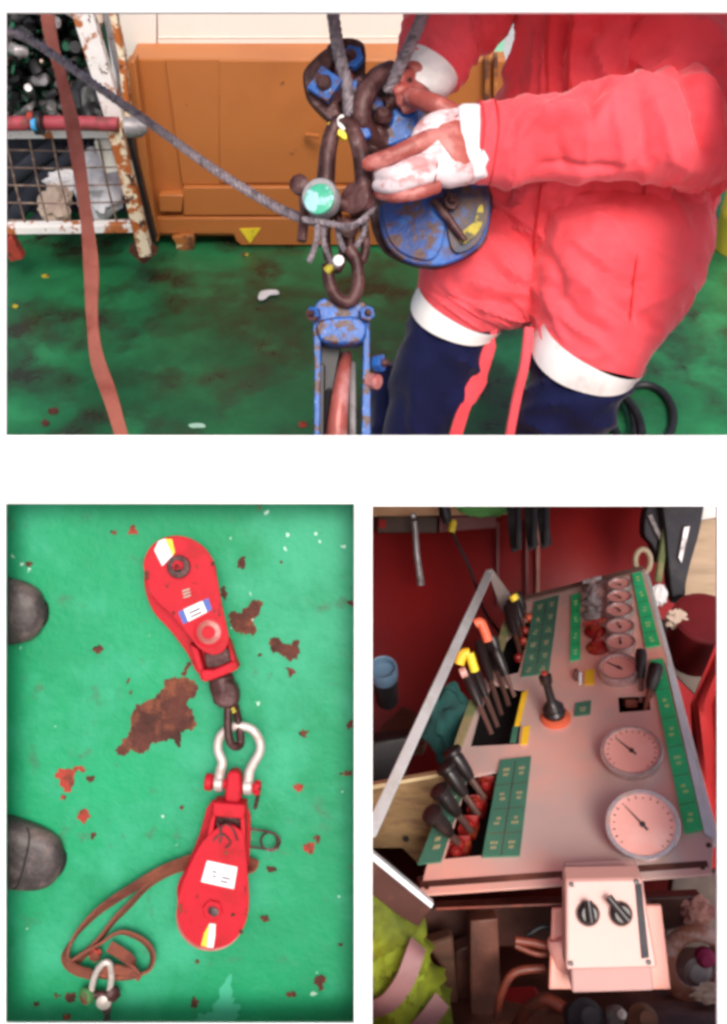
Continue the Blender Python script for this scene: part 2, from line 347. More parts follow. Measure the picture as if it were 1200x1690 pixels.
bar([(167, 232), (185, 285)], .05, M['cream'], 'gusset', bask, ab + .01)
bar([(212, 225), (254, 400)], .016, M['black'], 'post', bask, ab + .04)
for k in range(7):
    x = -28 + k * 38
    MB().tube([on_wall(x, 228, ab), on_wall(x + 14, 300, ab + .004), on_wall(x + 34, 380, ab)], .0036, 6).build('wire', M['wire'], bask)
for k in range(5):
    y = 246 + k * 29
    MB().tube([on_wall(-20, y + 1, ab + .012), on_wall(100, y + 3, ab + .01), on_wall(200 + k * 6, y, ab + .012)], .0030, 6).build('wire', M['wire'], bask)
bar([(8, 395), (28, 430)], .05, M['rust_red'], 'foot', bask, ab - .05)
bar([(222, 405), (248, 428)], .07, M['rust'], 'foot', bask, ab - .05)
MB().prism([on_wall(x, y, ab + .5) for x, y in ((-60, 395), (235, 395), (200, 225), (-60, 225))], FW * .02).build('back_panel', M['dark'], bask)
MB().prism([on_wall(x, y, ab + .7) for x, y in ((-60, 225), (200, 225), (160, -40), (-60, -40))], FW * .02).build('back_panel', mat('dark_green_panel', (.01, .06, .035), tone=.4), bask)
# red hose on the rail, with a coloured coupling
h = thing('red_hose', 'faded red hose lying along the top rail of the white basket', 'hose', on_wall(120, 205, ab - .05))
MB().tube([on_wall(x, y, ab - .06) for x, y in ((-30, 205), (60, 203), (120, 203), (196, 205))], .022, 12).build('tube', M['redhose'], h)
MB().tube([on_wall(58, 203, ab - .09), on_wall(70, 203, ab - .09)], .035, 12).build('coupling', M['black'], h)
MB().tube([on_wall(48, 199, ab - .10), on_wall(57, 199, ab - .10)], .027, 12).build('collar', M['rust_red'], h)
MB().tube([on_wall(53, 206, ab - .12), on_wall(60, 206, ab - .12)], .018, 12).build('collar', mat('light_blue_ring', (.05, .35, .7)), h)
MB().lathe([(0.0, 0), (.03, .005), (.03, .05), (.015, .07)], on_wall(205, 210, ab - .1), X, 12).build('clamp', M['grey_steel'], h)
# tangled net and lines in the upper basket
tn = MB(); rr = random.Random(3)
for k in range(130):
    x, y = rr.uniform(0, 165), rr.uniform(15, 200); pts = []
    ang = rr.uniform(0, 6.28)
    for j in range(5):
        pts.append(on_wall(x, y, ab + rr.uniform(.15, .6))); ang += rr.uniform(-.9, .9); x += math.cos(ang) * 20; y += math.sin(ang) * 18
        x = min(max(x, -10), 160); y = min(max(y, 5), 205)
    tn.tube(cr(pts, 3), rr.choice((.005, .008, .012, .018)), 10, m=rr.choice((0, 0, 1, 1, 1, 2, 3)))
tag(tn.build('tangled_ropes', [M['netg'], M['black'], M['grey_steel'], M['beige']]), 'tangle of green and black lines heaped in the upper basket', 'ropes', kind='stuff')
def blob(c, r, sq=(1, 1, 1), amp=.25, fs=3.0, seed=0, n=20, fine=0):
    b = MB(); vs = []; fs_ = []
    for i in range(n + 1):
        th = math.pi * i / n
        for k in range(2 * n):
            ph = math.pi * k / n; q = V((math.sin(th) * math.cos(ph), math.cos(th), math.sin(th) * math.sin(ph)))
            rad = r * (1 + amp * noise.noise(q * fs + V((seed, seed * 2, 0))) + fine * (1 - abs(noise.noise(q * fs * 3 + V((seed, 0, 5)))) * 3))
            vs.append(V(c) + V((q.x * sq[0], q.y * sq[1], q.z * sq[2])) * rad)
    for i in range(n):
        for k in range(2 * n): fs_.append((i * 2 * n + k, i * 2 * n + (k + 1) % (2 * n), (i + 1) * 2 * n + (k + 1) % (2 * n), (i + 1) * 2 * n + k))
    return b.add(vs, fs_)
tag(blob(on_wall(165, 305, ab + .16), .105, (.8, 1.1, .6), .35, 2.2, 3, fine=.08).build('plastic_sack', M['plastic']), 'crumpled white plastic sack behind the basket mesh', 'sack')
tag(blob(on_wall(92, 335, ab + .13), .055, (1, 1.1, .6), .5, 2.5, 6, fine=.06).build('rag_bundle', M['beige']), 'small beige bundle of rag behind the basket mesh', 'rag')
tag(blob(on_wall(110, 300, ab + .2), .05, (1.3, .8, .6), .5, 2.5, 8, fine=.06).build('rag_bundle', M['sticker']), 'pale grey rag lying above the beige bundle in the basket', 'rag')
for k, (pts, lab) in enumerate([([(-20, 330), (40, 280), (95, 240)], 'dark pipe leaning at far left inside the basket'), ([(15, 370), (70, 300), (130, 245)], 'dark pipe slanting across the middle of the basket'), ([(60, 370), (100, 330), (158, 240)], 'dark pipe slanting behind the white plastic sack')]):
    tag(MB().tube(cr([on_wall(x, y, ab + .3) for x, y in pts], 5), .03, 12).build('dark_pipe', M['dark']), lab, 'pipe', 'dark pipes inside the basket')
tag(blob(on_wall(155, 165, ab + .12), .085, (.8, 1.1, .7), .4, 2.5, 12, fine=.05).build('dark_bag', M['black']), 'black bag stuffed against the white post in the upper basket', 'bag')

# yellow drum at the right edge
yb = thing('yellow_drum', 'yellow drum on the deck behind the rigger\'s hip at the right edge', 'drum', deckpt(1215, 410))
yc = deckpt(1222, 408)
MB().lathe([(.10, 0), (.105, .01), (.105, .13), (.108, .14), (.105, .15), (.105, .25), (.09, .27)], yc, UP, 28).build('body', mat('yellow_plastic', (.80, .62, .06), tone=.05, rough=.4), yb)
MB().lathe([(.03, .27), (.03, .30)], yc, UP, 16).build('cap', M['black'], yb)
# black hose coil at lower right
bh = MB()
for (cx, cy, rx, ry, h0) in ((1062, 690, 50, 55, .015), (1010, 712, 38, 68, .03), (1002, 722, 58, 76, .045)):
    bh.tube([deckpt(cx + rx * math.cos(a), cy + ry * math.sin(a), h0) for a in [k * math.pi / 20 for k in range(40)]], .012, 10, closed=True)
tag(bh.build('black_hose', M['black']), 'coil of black hose lying on the deck beside the rigger\'s leg', 'hose')

# long webbing strap and the diagonal wire rope
def ribbon(pts, wid, th, wdir):
    m = MB(); pts = [V(p) for p in pts]; vs = []
    n = len(pts); wd = wid if isinstance(wid, list) else [wid] * n
    for i, p in enumerate(pts):
        t = (pts[min(i + 1, n - 1)] - pts[max(i - 1, 0)]).normalized()
        d = V(wdir[i]) if isinstance(wdir, list) else V(wdir)
        a = (d - t * d.dot(t)).normalized(); c_ = t.cross(a)
        for (u, v_) in ((-1, -1), (1, -1), (1, 1), (-1, 1)): vs.append(p + a * (u * wd[i] / 2) + c_ * (v_ * th / 2))
    fs = [(0, 1, 2, 3), (4 * n - 1, 4 * n - 2, 4 * n - 3, 4 * n - 4)]
    for i in range(n - 1):
        for k in range(4): fs.append((i * 4 + k, i * 4 + (k + 1) % 4, i * 4 + 4 + (k + 1) % 4, i * 4 + 4 + k))
    m.add(vs, fs); return m
sp = cr([(74, -10, 2.3), (84, 60, 2.3), (102, 130, 2.3), (118, 200, 2.28), (133, 290, 2.25), (145, 380, 2.22), (151, 450, 2.2), (152, 520, 2.18), (160, 590, 2.15), (182, 655, 2.1), (205, 735, 2.05)], 8)
sw = [(X + V((0, 0, .3 * math.sin(i * .13)))) for i in range(len(sp))]
tag(ribbon([P(*q) for q in sp], [.031 + .003 * math.sin(i * .3) for i in range(len(sp))], .005, sw).build('webbing_strap', M['webbing'], bevel=.001), 'long faded red-brown webbing strap hanging in front of the basket', 'strap')
tag(MB().rope([P(*q) for q in ((-20, 38, 2.1), (60, 72, 2.1), (150, 135, 2.05), (250, 205, 2.0), (350, 277, 1.93), (440, 333, 1.87), (498, 360, 1.82), (520, 364, 1.80))], .0095, 3, .04).build('wire_rope', M['rope']), 'grey wire rope running diagonally down across the container to the shackle', 'rope')

# ---------------- rigging in the middle
tag(MB().rope([P(*q) for q in ((545, -20, 1.73), (552, 40, 1.73), (560, 90, 1.735), (572, 140, 1.75), (578, 190, 1.76))], .0115, 4, .05).build('lifting_rope', M['rope']), 'thick grey rope entering from above over the square blue nut', 'rope', 'ropes reeved through the raised blocks')
tag(MB().rope([P(*q) for q in ((712, -20, 1.73), (696, 30, 1.73), (676, 75, 1.74), (655, 118, 1.76), (640, 150, 1.78))], .0115, 4, .05).build('lifting_rope', M['rope']), 'thick grey rope slanting down beside the white cuff', 'rope', 'ropes reeved through the raised blocks')
A = thing('snatch_block', 'dark brown snatch block with square blue nuts, hanging above the big shackle', 'block', P(550, 140, 1.78), 'blocks rigged over the deck')
MB().prism(outline([(503, 150), (500, 120), (515, 98), (540, 78), (552, 90), (545, 115), (552, 160), (566, 200), (556, 208), (535, 192), (512, 168)], 1.765), (0, 0, -.02)).build('side_plate', M['brown'], A, bevel=.004)
MB().prism(outline([(538, 80), (552, 66), (575, 61), (598, 68), (604, 88), (603, 125), (606, 165), (598, 205), (580, 212), (566, 200), (556, 165), (545, 120)], 1.80), (0, 0, -.02)).build('side_plate', M['brown'], A, bevel=.004)
MB().lathe([(.040, 0), (.032, .008), (.032, .016), (.040, .024)], P(552, 135, 1.80), V((.5, 0, -1)), 28).build('sheave', M['sheave'], A)
def nut(c, r, ax, name, par, m_, h_=.012, sides=6, rot=0):
    ax = V(ax).normalized(); a = ax.orthogonal().normalized(); a = Matrix.Rotation(rot, 3, ax) @ a; b_ = ax.cross(a)
    o = MB().prism([V(c) + (a * math.cos(k * 2 * math.pi / sides) + b_ * math.sin(k * 2 * math.pi / sides)) * r for k in range(sides)], ax * h_).build(name, m_, par, bevel=.0015)
    sub_of(o); MB().lathe([(r * .42, 0), (r * .42, h_ * 1.4), (r * .3, h_ * 1.7)], c, ax, 14).build('bolt_end', M['brown'], o); return o
nut(P(538, 143, 1.752), .033, (-.15, 0, 1), 'nut', A, M['blue'], .014, 4, .95)
nut(P(582, 100, 1.772), .022, (-.1, .1, 1), 'nut', A, M['blue'], .016, 6)
nut(P(592, 146, 1.770), .018, (.3, 0, 1), 'nut', A, M['blue'], .012, 6)
MB().prism(outline([(545, 195), (560, 188), (580, 198), (606, 208), (612, 224), (596, 228), (575, 214), (556, 206)], 1.755), (0, 0, -.03)).build('foot_plate', M['blue'], A, bevel=.004)
MB().prism(outline([(541, 202), (556, 200), (570, 214), (572, 230), (560, 224), (545, 210)], 1.745), (0, 0, -.012)).build('paint_mark', M['yellow'], A, bevel=.002)
MB().prism(outline([(556, 196), (566, 188), (572, 208), (566, 214), (558, 206)], 1.740), (0, 0, -.010)).build('paint_mark', M['reflect'], A, bevel=.002)
# second blue block held in the gloved hand
B2 = thing('snatch_block', 'large chipped blue snatch block with worn yellow stripe, held in gloved hands', 'block', P(710, 320, 1.85), 'blocks rigged over the deck')
MB().prism(outline([(628, 318), (626, 350), (632, 388), (650, 416), (680, 434), (728, 437), (762, 426), (790, 405), (806, 372), (808, 330), (796, 290), (752, 235), (700, 170), (665, 158), (640, 175), (624, 215), (622, 270)], 1.83), (0, 0, -.016)).build('side_plate', M['blue_worn'], B2, bevel=.003)
MB().prism(outline([(634, 325), (636, 380), (656, 412), (690, 428), (720, 424), (735, 380), (728, 330), (690, 300)], 1.824), (0, 0, -.006)).build('side_plate', M['blue_worn'], B2, bevel=.003)
MB().lathe([(.085, 0), (.080, .012), (.080, .03), (.085, .042)], P(712, 335, 1.90), (0, 0, 1), 40).build('sheave', M['brown'], B2)
MB().prism(outline([(622, 215), (612, 230), (606, 290), (610, 350), (618, 388), (640, 420), (690, 440), (735, 440), (790, 412), (808, 372), (805, 300), (700, 170)], 1.90), (0, 0, -.014)).build('side_plate', M['brown'], B2, bevel=.003)
MB().prism(outline([(758, 392), (768, 378), (782, 366), (790, 342), (797, 340), (796, 368), (784, 388), (766, 402)], 1.814), (0, 0, -.004)).build('yellow_stripe', M['yellow_worn'], B2)
MB().tube([P(716, 330, 1.810), P(740, 360, 1.808), P(768, 398, 1.812)], [.009, .008, .006], 10).build('locking_bar', M['brown'], B2)
MB().prism(outline([(738, 300), (770, 290), (800, 300), (807, 335), (804, 370), (786, 404), (756, 418), (742, 400), (736, 350)], 1.822), (0, 0, -.005)).build('worn_plate', mat('dirty_blue_steel', (.012, .016, .05), (.07, .032, .024), .46, .56, 26, rough=.5, c3=(.02, .07, .25), s3=22, lo3=.6, hi3=.66), B2, bevel=.002)
nut(P(745, 335, 1.812), .016, (0, 0, 1), 'nut', B2, M['brown'], .012, 6)
nut(P(640, 140, 1.80), .014, (0, 0, 1), 'nut', B2, M['blue'], .014, 6)
MB().prism(outline([(640, 165), (660, 160), (680, 175), (690, 200), (678, 225), (655, 236), (636, 238), (628, 222), (644, 205), (648, 185)], 1.80), (0, 0, -.02)).build('head_fitting', M['blue'], B2, bevel=.004)
MB().tube(cr([P(648, 116, 1.78), P(620, 130, 1.765), P(600, 165, 1.755), P(598, 200, 1.765), P(618, 232, 1.79), P(634, 238, 1.80)], 6), .0185, 14).build('hook', M['brown'], B2)
MB().tube(cr([P(648, 118, 1.79), P(668, 122, 1.79), P(664, 150, 1.79), P(640, 172, 1.80)], 6), .015, 14).build('hook', M['brown'], B2)
MB().lathe([(.0, 0), (.016, 0), (.018, .02), (.010, .03)], P(632, 200, 1.80), (0, .2, 1), 18).build('swivel', M['brown'], B2)
# large shackle
S1 = thing('large_shackle', 'large brown bow shackle with a pale green pin head', 'shackle', P(565, 290, 1.76))
bow = cr([P(535, 345, 1.76), P(538, 290, 1.757), P(543, 240, 1.755), (P(556, 206, 1.755)), P(578, 210, 1.75), P(592, 240, 1.745), P(600, 290, 1.745), P(598, 345, 1.75)], 7)
MB().tube(bow, [(.0145 + .004 * (abs(i / (len(bow) - 1) * 2 - 1)) ** 2) for i in range(len(bow))], 16).build('bow', M['brown'], S1)
MB().lathe([(.020, 0), (.029, .004), (.029, .03), (.020, .034)], P(598, 335, 1.765), (-.5, .05, .9), 22).build('eye', M['brown'], S1)
MB().tube([P(530, 330, 1.735), P(610, 345, 1.77)], .013, 14).build('pin', M['brown'], S1)
MB().lathe([(.024, -.012), (.031, -.010), (.033, .0), (.033, .022), (.030, .026)], P(533, 331, 1.742), (-.25, .08, 1), 30).build('pin_head', M['grey_steel'], S1)
MB().lathe([(.027, .0), (.027, .0065), (.024, .008)], P(528, 330, 1.716), (-.25, .08, 1), 30).build('painted_face', M['pin_green'], S1)
tag(MB().lathe([(.012, 0), (.018, .003), (.018, .016), (.012, .02)], P(497, 308, 1.77), (-.2, 0, 1), 16).tube([P(500, 305, 1.77), P(503, 350, 1.77), P(498, 398, 1.765)], .009, 8).build('shackle_bolt', M['brown']), 'dark bolt hanging upright at the left of the pale green pin head', 'bolt')
MB().tube(cr([P(588, 352, 1.775), P(580, 385, 1.77), P(578, 420, 1.765), P(590, 436, 1.765), P(602, 420, 1.765), P(602, 385, 1.77), P(596, 352, 1.775)], 5), .0085, 10).build('link', M['brown'], S1)
MB().tube(cr([P(545, 350, 1.78), P(538, 385, 1.775), P(542, 425, 1.77), P(556, 445, 1.768), P(566, 420, 1.77), P(562, 380, 1.775), P(556, 350, 1.78)], 5), .0085, 10).build('link', M['brown'], S1)
MB().lathe([(.012, 0), (.02, .004), (.02, .03), (.012, .034)], P(570, 385, 1.79), (.2, .1, 1), 16).build('swivel', M['brown'], S1)
tw0 = thing('hook_swivel', 'dark brown swivel filling the gap between the two raised blocks', 'swivel', P(605, 200, 1.82))
MB().prism(outline([(598, 130), (622, 120), (640, 140), (636, 200), (640, 250), (622, 300), (604, 280), (600, 220)], 1.86), (0, 0, -.04)).build('body', M['brown'], tw0, bevel=.006)
MB().lathe([(.014, 0), (.020, .006), (.020, .04), (.014, .046)], P(612, 250, 1.80), (.4, .9, .2), 18).build('collar', M['brown'], tw0)
MB().lathe([(.010, 0), (.016, .004), (.016, .02), (.010, .024)], P(620, 180, 1.82), (.1, .1, 1), 6).build('nut', M['blue_worn'], tw0)
# tie wires
tw = MB()
tw.rope([P(*q) for q in ((500, 362, 1.73), (540, 368, 1.72), (575, 374, 1.72), (600, 362, 1.73), (618, 340, 1.76))], .0062, 3, .03)
tag(tw.build('tie_wire', M['rope']), 'twisted grey wire lashed across below the green pin head', 'wire')
for k, (pts, lab) in enumerate([([(524, 372), (522, 400), (510, 432)], 'frayed grey wire end, leftmost of those below the lashing'), ([(535, 372), (534, 400), (548, 432), (560, 438)], 'frayed grey wire end curling toward the yellow mark'), ([(556, 374), (562, 400), (570, 415)], 'short frayed wire end between the lashing and lower shackle'), ([(606, 355), (600, 385), (586, 410)], 'frayed pale wire end, rightmost of those below the lashing')]):
    tag(MB().rope([P(x, y, 1.72 + .01 * k) for x, y in pts], .0055, 3, .03).build('wire_end', M['rope']), lab, 'wire', 'frayed wire ends under the lashing')
S2 = thing('small_shackle', 'small brown shackle joining the wires to the lower blue block', 'shackle', P(565, 450, 1.76))
sb_ = cr([P(541, 436, 1.75), P(545, 470, 1.75), P(560, 494, 1.755), P(580, 496, 1.755), P(591, 470, 1.75), P(588, 430, 1.745), P(574, 408, 1.74)], 7)
MB().tube(sb_, .0115, 14).build('bow', M['brown'], S2)
MB().tube([P(538, 448, 1.74), P(556, 434, 1.735)], .008, 10).build('pin', M['yellow_worn'], S2)
MB().lathe([(.008, 0), (.010, .01), (.006, .014)], P(559, 432, 1.73), (0, 0, 1), 10).build('paint_dab', M['reflect'], S2)
C3 = thing('snatch_block', 'lower blue block seen edge-on with red-brown sheave, reaching the deck', 'block', P(565, 600, 1.8), 'blocks rigged over the deck')
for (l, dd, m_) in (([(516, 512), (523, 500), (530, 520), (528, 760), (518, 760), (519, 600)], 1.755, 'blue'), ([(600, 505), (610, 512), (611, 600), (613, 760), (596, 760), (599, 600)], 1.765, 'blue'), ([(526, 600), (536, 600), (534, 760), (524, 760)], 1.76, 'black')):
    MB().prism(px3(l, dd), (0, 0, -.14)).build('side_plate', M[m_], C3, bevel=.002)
MB().prism(outline([(526, 528), (598, 524), (600, 562), (560, 568), (528, 560)], 1.745, 3), (0, 0, -.05)).build('head_fitting', M['blue'], C3, bevel=.005)
MB().prism(outline([(520, 505), (535, 492), (558, 500), (585, 500), (602, 498), (606, 520), (598, 528), (526, 530)], 1.765, 3), (0, 0, -.05)).build('head_fitting', M['blue'], C3, bevel=.005)
nut(P(520, 520, 1.745), .014, (-.4, 0, 1), 'nut', C3, M['blue'], .014, 6); nut(P(603, 519, 1.745), .015, (.3, 0, 1), 'nut', C3, M['blue'], .014, 6)
sv = cr([P(572, 585, 1.83), P(568, 610, 1.80), P(562, 650, 1.775), P(557, 700, 1.77), P(553, 770, 1.78)], 6)
MB().tube(sv, [.010 + .012 * i / (len(sv) - 1) for i in range(len(sv))], 14).build('sheave', M['sheave'], C3)
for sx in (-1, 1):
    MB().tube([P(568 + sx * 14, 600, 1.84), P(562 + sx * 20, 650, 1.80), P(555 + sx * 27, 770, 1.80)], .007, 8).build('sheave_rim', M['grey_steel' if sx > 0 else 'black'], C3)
nut(P(619, 600, 1.775), .017, (1, 0, .5), 'nut', C3, M['blue'], .016, 6)
MB().lathe([(.014, 0), (.014, .02), (.009, .024)], P(610, 628, 1.77), (.7, -.2, .6), 14).build('pin', M['sheave'], C3)
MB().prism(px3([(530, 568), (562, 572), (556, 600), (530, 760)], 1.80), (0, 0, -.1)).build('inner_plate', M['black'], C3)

# ---------------- the rigger
PER = thing('person', 'rigger in red coverall with navy knee panels and leather gloves holding the blue block', 'person', P(900, 500, 2.1))
def loft(rings, nseg=64, sub=10, disp=None, power=2.3, cap=True, z0=0):
    r = cr(rings, sub); N = len(r); cen = [P(q[0], q[1], q[2]) for q in r]
    b_ = MB(); vs = []; S = []
    for i in range(N):
        t = (cen[min(i + 1, N - 1)] - cen[max(i - 1, 0)]).normalized()
        s_ = t.cross(V((0, 0, 1))); s_ = s_.normalized(); n_ = s_.cross(t).normalized()
        if n_.z < 0: n_ = -n_
        rs = r[i][3] * r[i][2] / F; rn = r[i][4]
        for k in range(nseg):
            a = 2 * math.pi * k / nseg; ca, sa = math.cos(a), math.sin(a)
            p = cen[i] + s_ * (math.copysign(abs(ca) ** (2 / power), ca) * rs) + n_ * (math.copysign(abs(sa) ** (2 / power), sa) * rn)
            if disp:
                nn = (s_ * ca + n_ * sa).normalized(); p = p + nn * disp(p, i / (N - 1), a)
            vs.append(p)
    fs = []
    for i in range(N - 1):
        for k in range(nseg): fs.append((i * nseg + k, i * nseg + (k + 1) % nseg, (i + 1) * nseg + (k + 1) % nseg, (i + 1) * nseg + k))
    if cap: fs.append(tuple(range(nseg - 1, -1, -1))); fs.append(tuple((N - 1) * nseg + k for k in range(nseg)))
    return b_.add(vs, fs)
def ridge(x): return 1 - min(1, abs(x) * 2.6)
def folds(dirv, f1, amp, seed, cross=2.0):
    dirv = V(dirv).normalized(); o = V((0, 0, 1)).cross(dirv)
    def fn(p, s, a):
        u = p.dot(dirv) * f1; v_ = p.dot(o) * f1 * cross; wv = noise.noise(p * 7 + V((seed, 0, 0))) * 1.1
        return amp * (ridge(noise.noise(V((u + wv, v_ * 1.0 + wv, seed)))) ** 2 - .25) + amp * .55 * noise.noise(V((u * 1.1, v_ * .5, seed + 4)) * 1.0) + amp * .25 * ridge(noise.noise(V((u * 3, v_ * 2.2, seed + 8))))
    return fn
def folds2(f_, extra, amp2, seed):          # adds sharp small creases across direction `extra`
    e_ = V(extra).normalized(); o_ = V((0, 0, 1)).cross(e_)
    def fn(p, s, a):
        wv = noise.noise(p * 5 + V((0, seed, 0))) * .9
        n1 = noise.noise(V((p.dot(e_) * 20 + wv * 2, p.dot(o_) * 5 + wv, seed)))
        msk = max(0, noise.noise(p * 4 + V((seed, seed, 0))) + .35)
        return f_(p, s, a) + 1.35 * amp2 * msk * (ridge(n1 * 1.1) ** 3 - .2) + .5 * amp2 * msk * (ridge(noise.noise(V((p.dot(e_) * 42 + wv * 3, p.dot(o_) * 9 + wv * 2, seed + 2)))) ** 4 - .15)
    return fn
def creased(f_, lst):                      # named folds of the cloth: ridge (+) or valley (-) along a line of the garment's front
    L = [(V((x0, y0, 0)), V((x1, y1, 0)), w_, am) for x0, y0, x1, y1, w_, am in lst]
    def fn(p, s, a):
        q = V((p.x / -p.z * F + 600, 845 - p.y / -p.z * F, 0)); d = 0
        q = q + V((noise.noise(p * 14), noise.noise(p * 14 + V((5, 5, 5))), 0)) * 9
        for A_, B_, w_, am in L:
            t = (q - A_).dot(B_ - A_) / (B_ - A_).length_squared; tt = min(1, max(0, t))
            e = (q - (A_ + (B_ - A_) * tt)).length / w_
            if e < 3: d += am * math.exp(-e * e) * (.35 + .65 * math.sin(math.pi * min(1, max(0, .15 + .7 * tt))))
        return f_(p, s, a) + d * min(1, max(0, math.sin(a) * 2.5))
    return fn
TF = [(905, 20, 900, 160, 10, .014), (930, 20, 925, 160, 8, -.016), (948, 20, 945, 150, 7, .012), (975, 60, 1010, 150, 10, .016), (995, 30, 960, 90, 8, -.014), (1030, 60, 1040, 150, 10, .016), (1052, 30, 1052, 140, 9, -.02), (1100, 40, 1085, 140, 14, .016), (1140, 30, 1110, 130, 10, -.016), (860, 30, 850, 150, 10, -.010), (880, 60, 878, 160, 7, .008), (960, 310, 1040, 420, 12, -.012), (930, 320, 960, 400, 10, .012), (850, 320, 800, 400, 9, .010), (840, 310, 825, 380, 8, -.010), (1090, 320, 1075, 420, 12, .010), (1120, 310, 1140, 400, 12, -.012)]
RF = [(915, 470, 1000, 560, 9, -.013), (940, 455, 1040, 530, 9, .014), (985, 440, 1060, 470, 10, -.013), (930, 520, 1000, 585, 8, .012), (1050, 420, 1120, 450, 12, .010), (900, 480, 930, 560, 8, .012), (1000, 500, 1080, 540, 10, -.012), (950, 400, 1010, 440, 10, .012), (905, 420, 930, 470, 9, -.012)]
LF = [(870, 475, 790, 425, 8, -.013), (865, 462, 800, 400, 8, .013), (860, 485, 760, 460, 8, .012), (850, 500, 740, 490, 9, -.012), (720, 440, 760, 500, 10, .008), (830, 500, 780, 505, 7, .010)]
AF = [(860, 185, 960, 190, 14, .012), (985, 150, 968, 205, 9, -.016), (1010, 150, 1030, 270, 12, .012), (1052, 150, 1066, 260, 12, -.015), (1120, 120, 1165, 250, 10, -.020), (1150, 110, 1185, 230, 10, .015), (850, 200, 845, 290, 6, -.007), (900, 278, 1050, 270, 8, -.010), (1080, 170, 1110, 260, 9, .010), (920, 215, 940, 285, 9, -.008)]
# torso and hips (front lies towards the viewer)
torso = loft([(1044, -40, 1.86, 198, .12), (1040, 60, 1.90, 188, .125), (1020, 160, 1.94, 188, .125), (998, 260, 1.99, 190, .125), (985, 330, 2.03, 186, .13), (948, 400, 2.08, 204, .14), (902, 452, 2.12, 172, .11), (885, 476, 2.15, 105, .05)], 150, 22, creased(folds2(folds((1, .15, 0), 7, .014, 3, .5), (1, .35, 0), .010, 5), TF), 2.5)
torso.build('coverall_torso', M['cover'], PER)
def hemmed(f_): return lambda p, s, a: f_(p, s, a) * min(1, .04 + (1 - s) * 2.6) - .004 * max(0, s * 2 - 1)
lt = loft([(850, 360, 2.14, 120, .10), (808, 440, 2.09, 112, .12), (780, 475, 2.08, 100, .115), (762, 503, 2.09, 83, .106), (752, 526, 2.10, 73, .098)], 110, 20, hemmed(creased(folds2(folds((.55, 1, 0), 7, .011, 11, .7), (.4, 1, 0), .010, 6), LF))); lt.build('coverall_thigh', M['cover'], PER)
rt = loft([(1010, 330, 2.06, 160, .12), (1020, 410, 2.02, 146, .145), (1000, 490, 2.00, 124, .14), (978, 560, 2.00, 101, .125), (966, 606, 2.01, 92, .115)], 120, 22, hemmed(creased(folds2(folds((.45, 1, 0), 7, .010, 21, .7), (.5, 1, 0), .012, 9), RF))); rt.build('coverall_thigh', M['cover'], PER)
# knee panels, bands: curved hem (V shape) by sweeping rings with sagging front
def hem(rings, sag, side, th, nseg, name, m_, extra=.003, seed=1, amp=.0):
    r = cr(rings, 8); N = len(r); vs = []; cen = [P(q[0], q[1], q[2]) for q in r]
    for i in range(N):
        t = (cen[min(i + 1, N - 1)] - cen[max(i - 1, 0)]).normalized(); s_ = t.cross(V((0, 0, 1))).normalized(); n_ = s_.cross(t).normalized()
        if n_.z < 0: n_ = -n_
        rs = r[i][3] * r[i][2] / F + extra; rn = r[i][4] + extra; sg = sag * (1 - i / (N - 1)) if sag < 0 else sag
        for k in range(nseg):
            a = 2 * math.pi * k / nseg; ca, sa = math.cos(a), math.sin(a)
            p = cen[i] + s_ * (math.copysign(abs(ca) ** .87, ca) * rs) + n_ * (math.copysign(abs(sa) ** .87, sa) * rn)
            fall = abs(sag) * ((max(0, sa) - .5) + side * ca)
            if i < N or True: p = p + t * fall * (1 if sag > 0 else (1 - i / (N - 1)))
            if amp: p = p + (s_ * ca + n_ * sa) * (amp * (ridge(noise.noise(V((p.x * 9, p.y * 16, seed)))) - .4) * min(1, i / 6))
            vs.append(p)
    fs = [(i * nseg + k, i * nseg + (k + 1) % nseg, (i + 1) * nseg + (k + 1) % nseg, (i + 1) * nseg + k) for i in range(N - 1) for k in range(nseg)]
    return MB().add(vs, fs).build(name, m_, PER)
hem([(757, 513, 2.09, 79, .104), (750, 525, 2.095, 76, .102), (746, 535, 2.10, 74, .100)], .035, .012, 0, 72, 'reflective_band', M['reflect'], .0015)
hem([(752, 522, 2.10, 78, .100), (738, 570, 2.12, 70, .095), (715, 630, 2.17, 66, .09), (690, 700, 2.23, 61, .085), (676, 760, 2.28, 58, .08)], -.035, .012, 0, 72, 'knee_panel', M['navy'], -.002, 5, .016)
hem([(971, 580, 2.00, 96, .117), (962, 596, 2.005, 92, .114), (958, 607, 2.01, 90, .112)], .052, -.020, 0, 72, 'reflective_band', M['reflect'], .0015)
hem([(965, 592, 2.01, 93, .112), (948, 640, 2.03, 84, .108), (928, 690, 2.07, 78, .10), (906, 735, 2.11, 74, .09), (893, 765, 2.14, 72, .09)], -.052, -.020, 0, 72, 'knee_panel', M['navy'], -.002, 9, .018)
# red inner-leg gussets
ribbon([P(x, y, d) for x, y, d in cr([(822, 520, 2.04), (808, 568, 2.06), (790, 625, 2.10), (768, 665, 2.12), (747, 735, 2.16)], 6)], [.014] * 6 + [.028] * 6 + [.038] * 6 + [.028] * 7, .02, X).build('inner_leg_gusset', M['cover'], PER, bevel=.003)
ribbon([P(x, y, d) for x, y, d in cr([(873, 540, 1.96), (866, 600, 1.975), (852, 660, 2.01), (838, 735, 2.05)], 6)], .018, .02, X).build('inner_leg_gusset', M['cover'], PER, bevel=.003)
# dark lower boot/leg piece : turned-out trouser leg behind
loft([(650, 600, 2.34, 20, .05), (648, 650, 2.36, 34, .06), (652, 700, 2.40, 40, .07), (650, 765, 2.44, 40, .07)], 40, 8, folds((1, .3, 0), 8, .01, 2)).build('trouser_fold', M['navy'], PER)
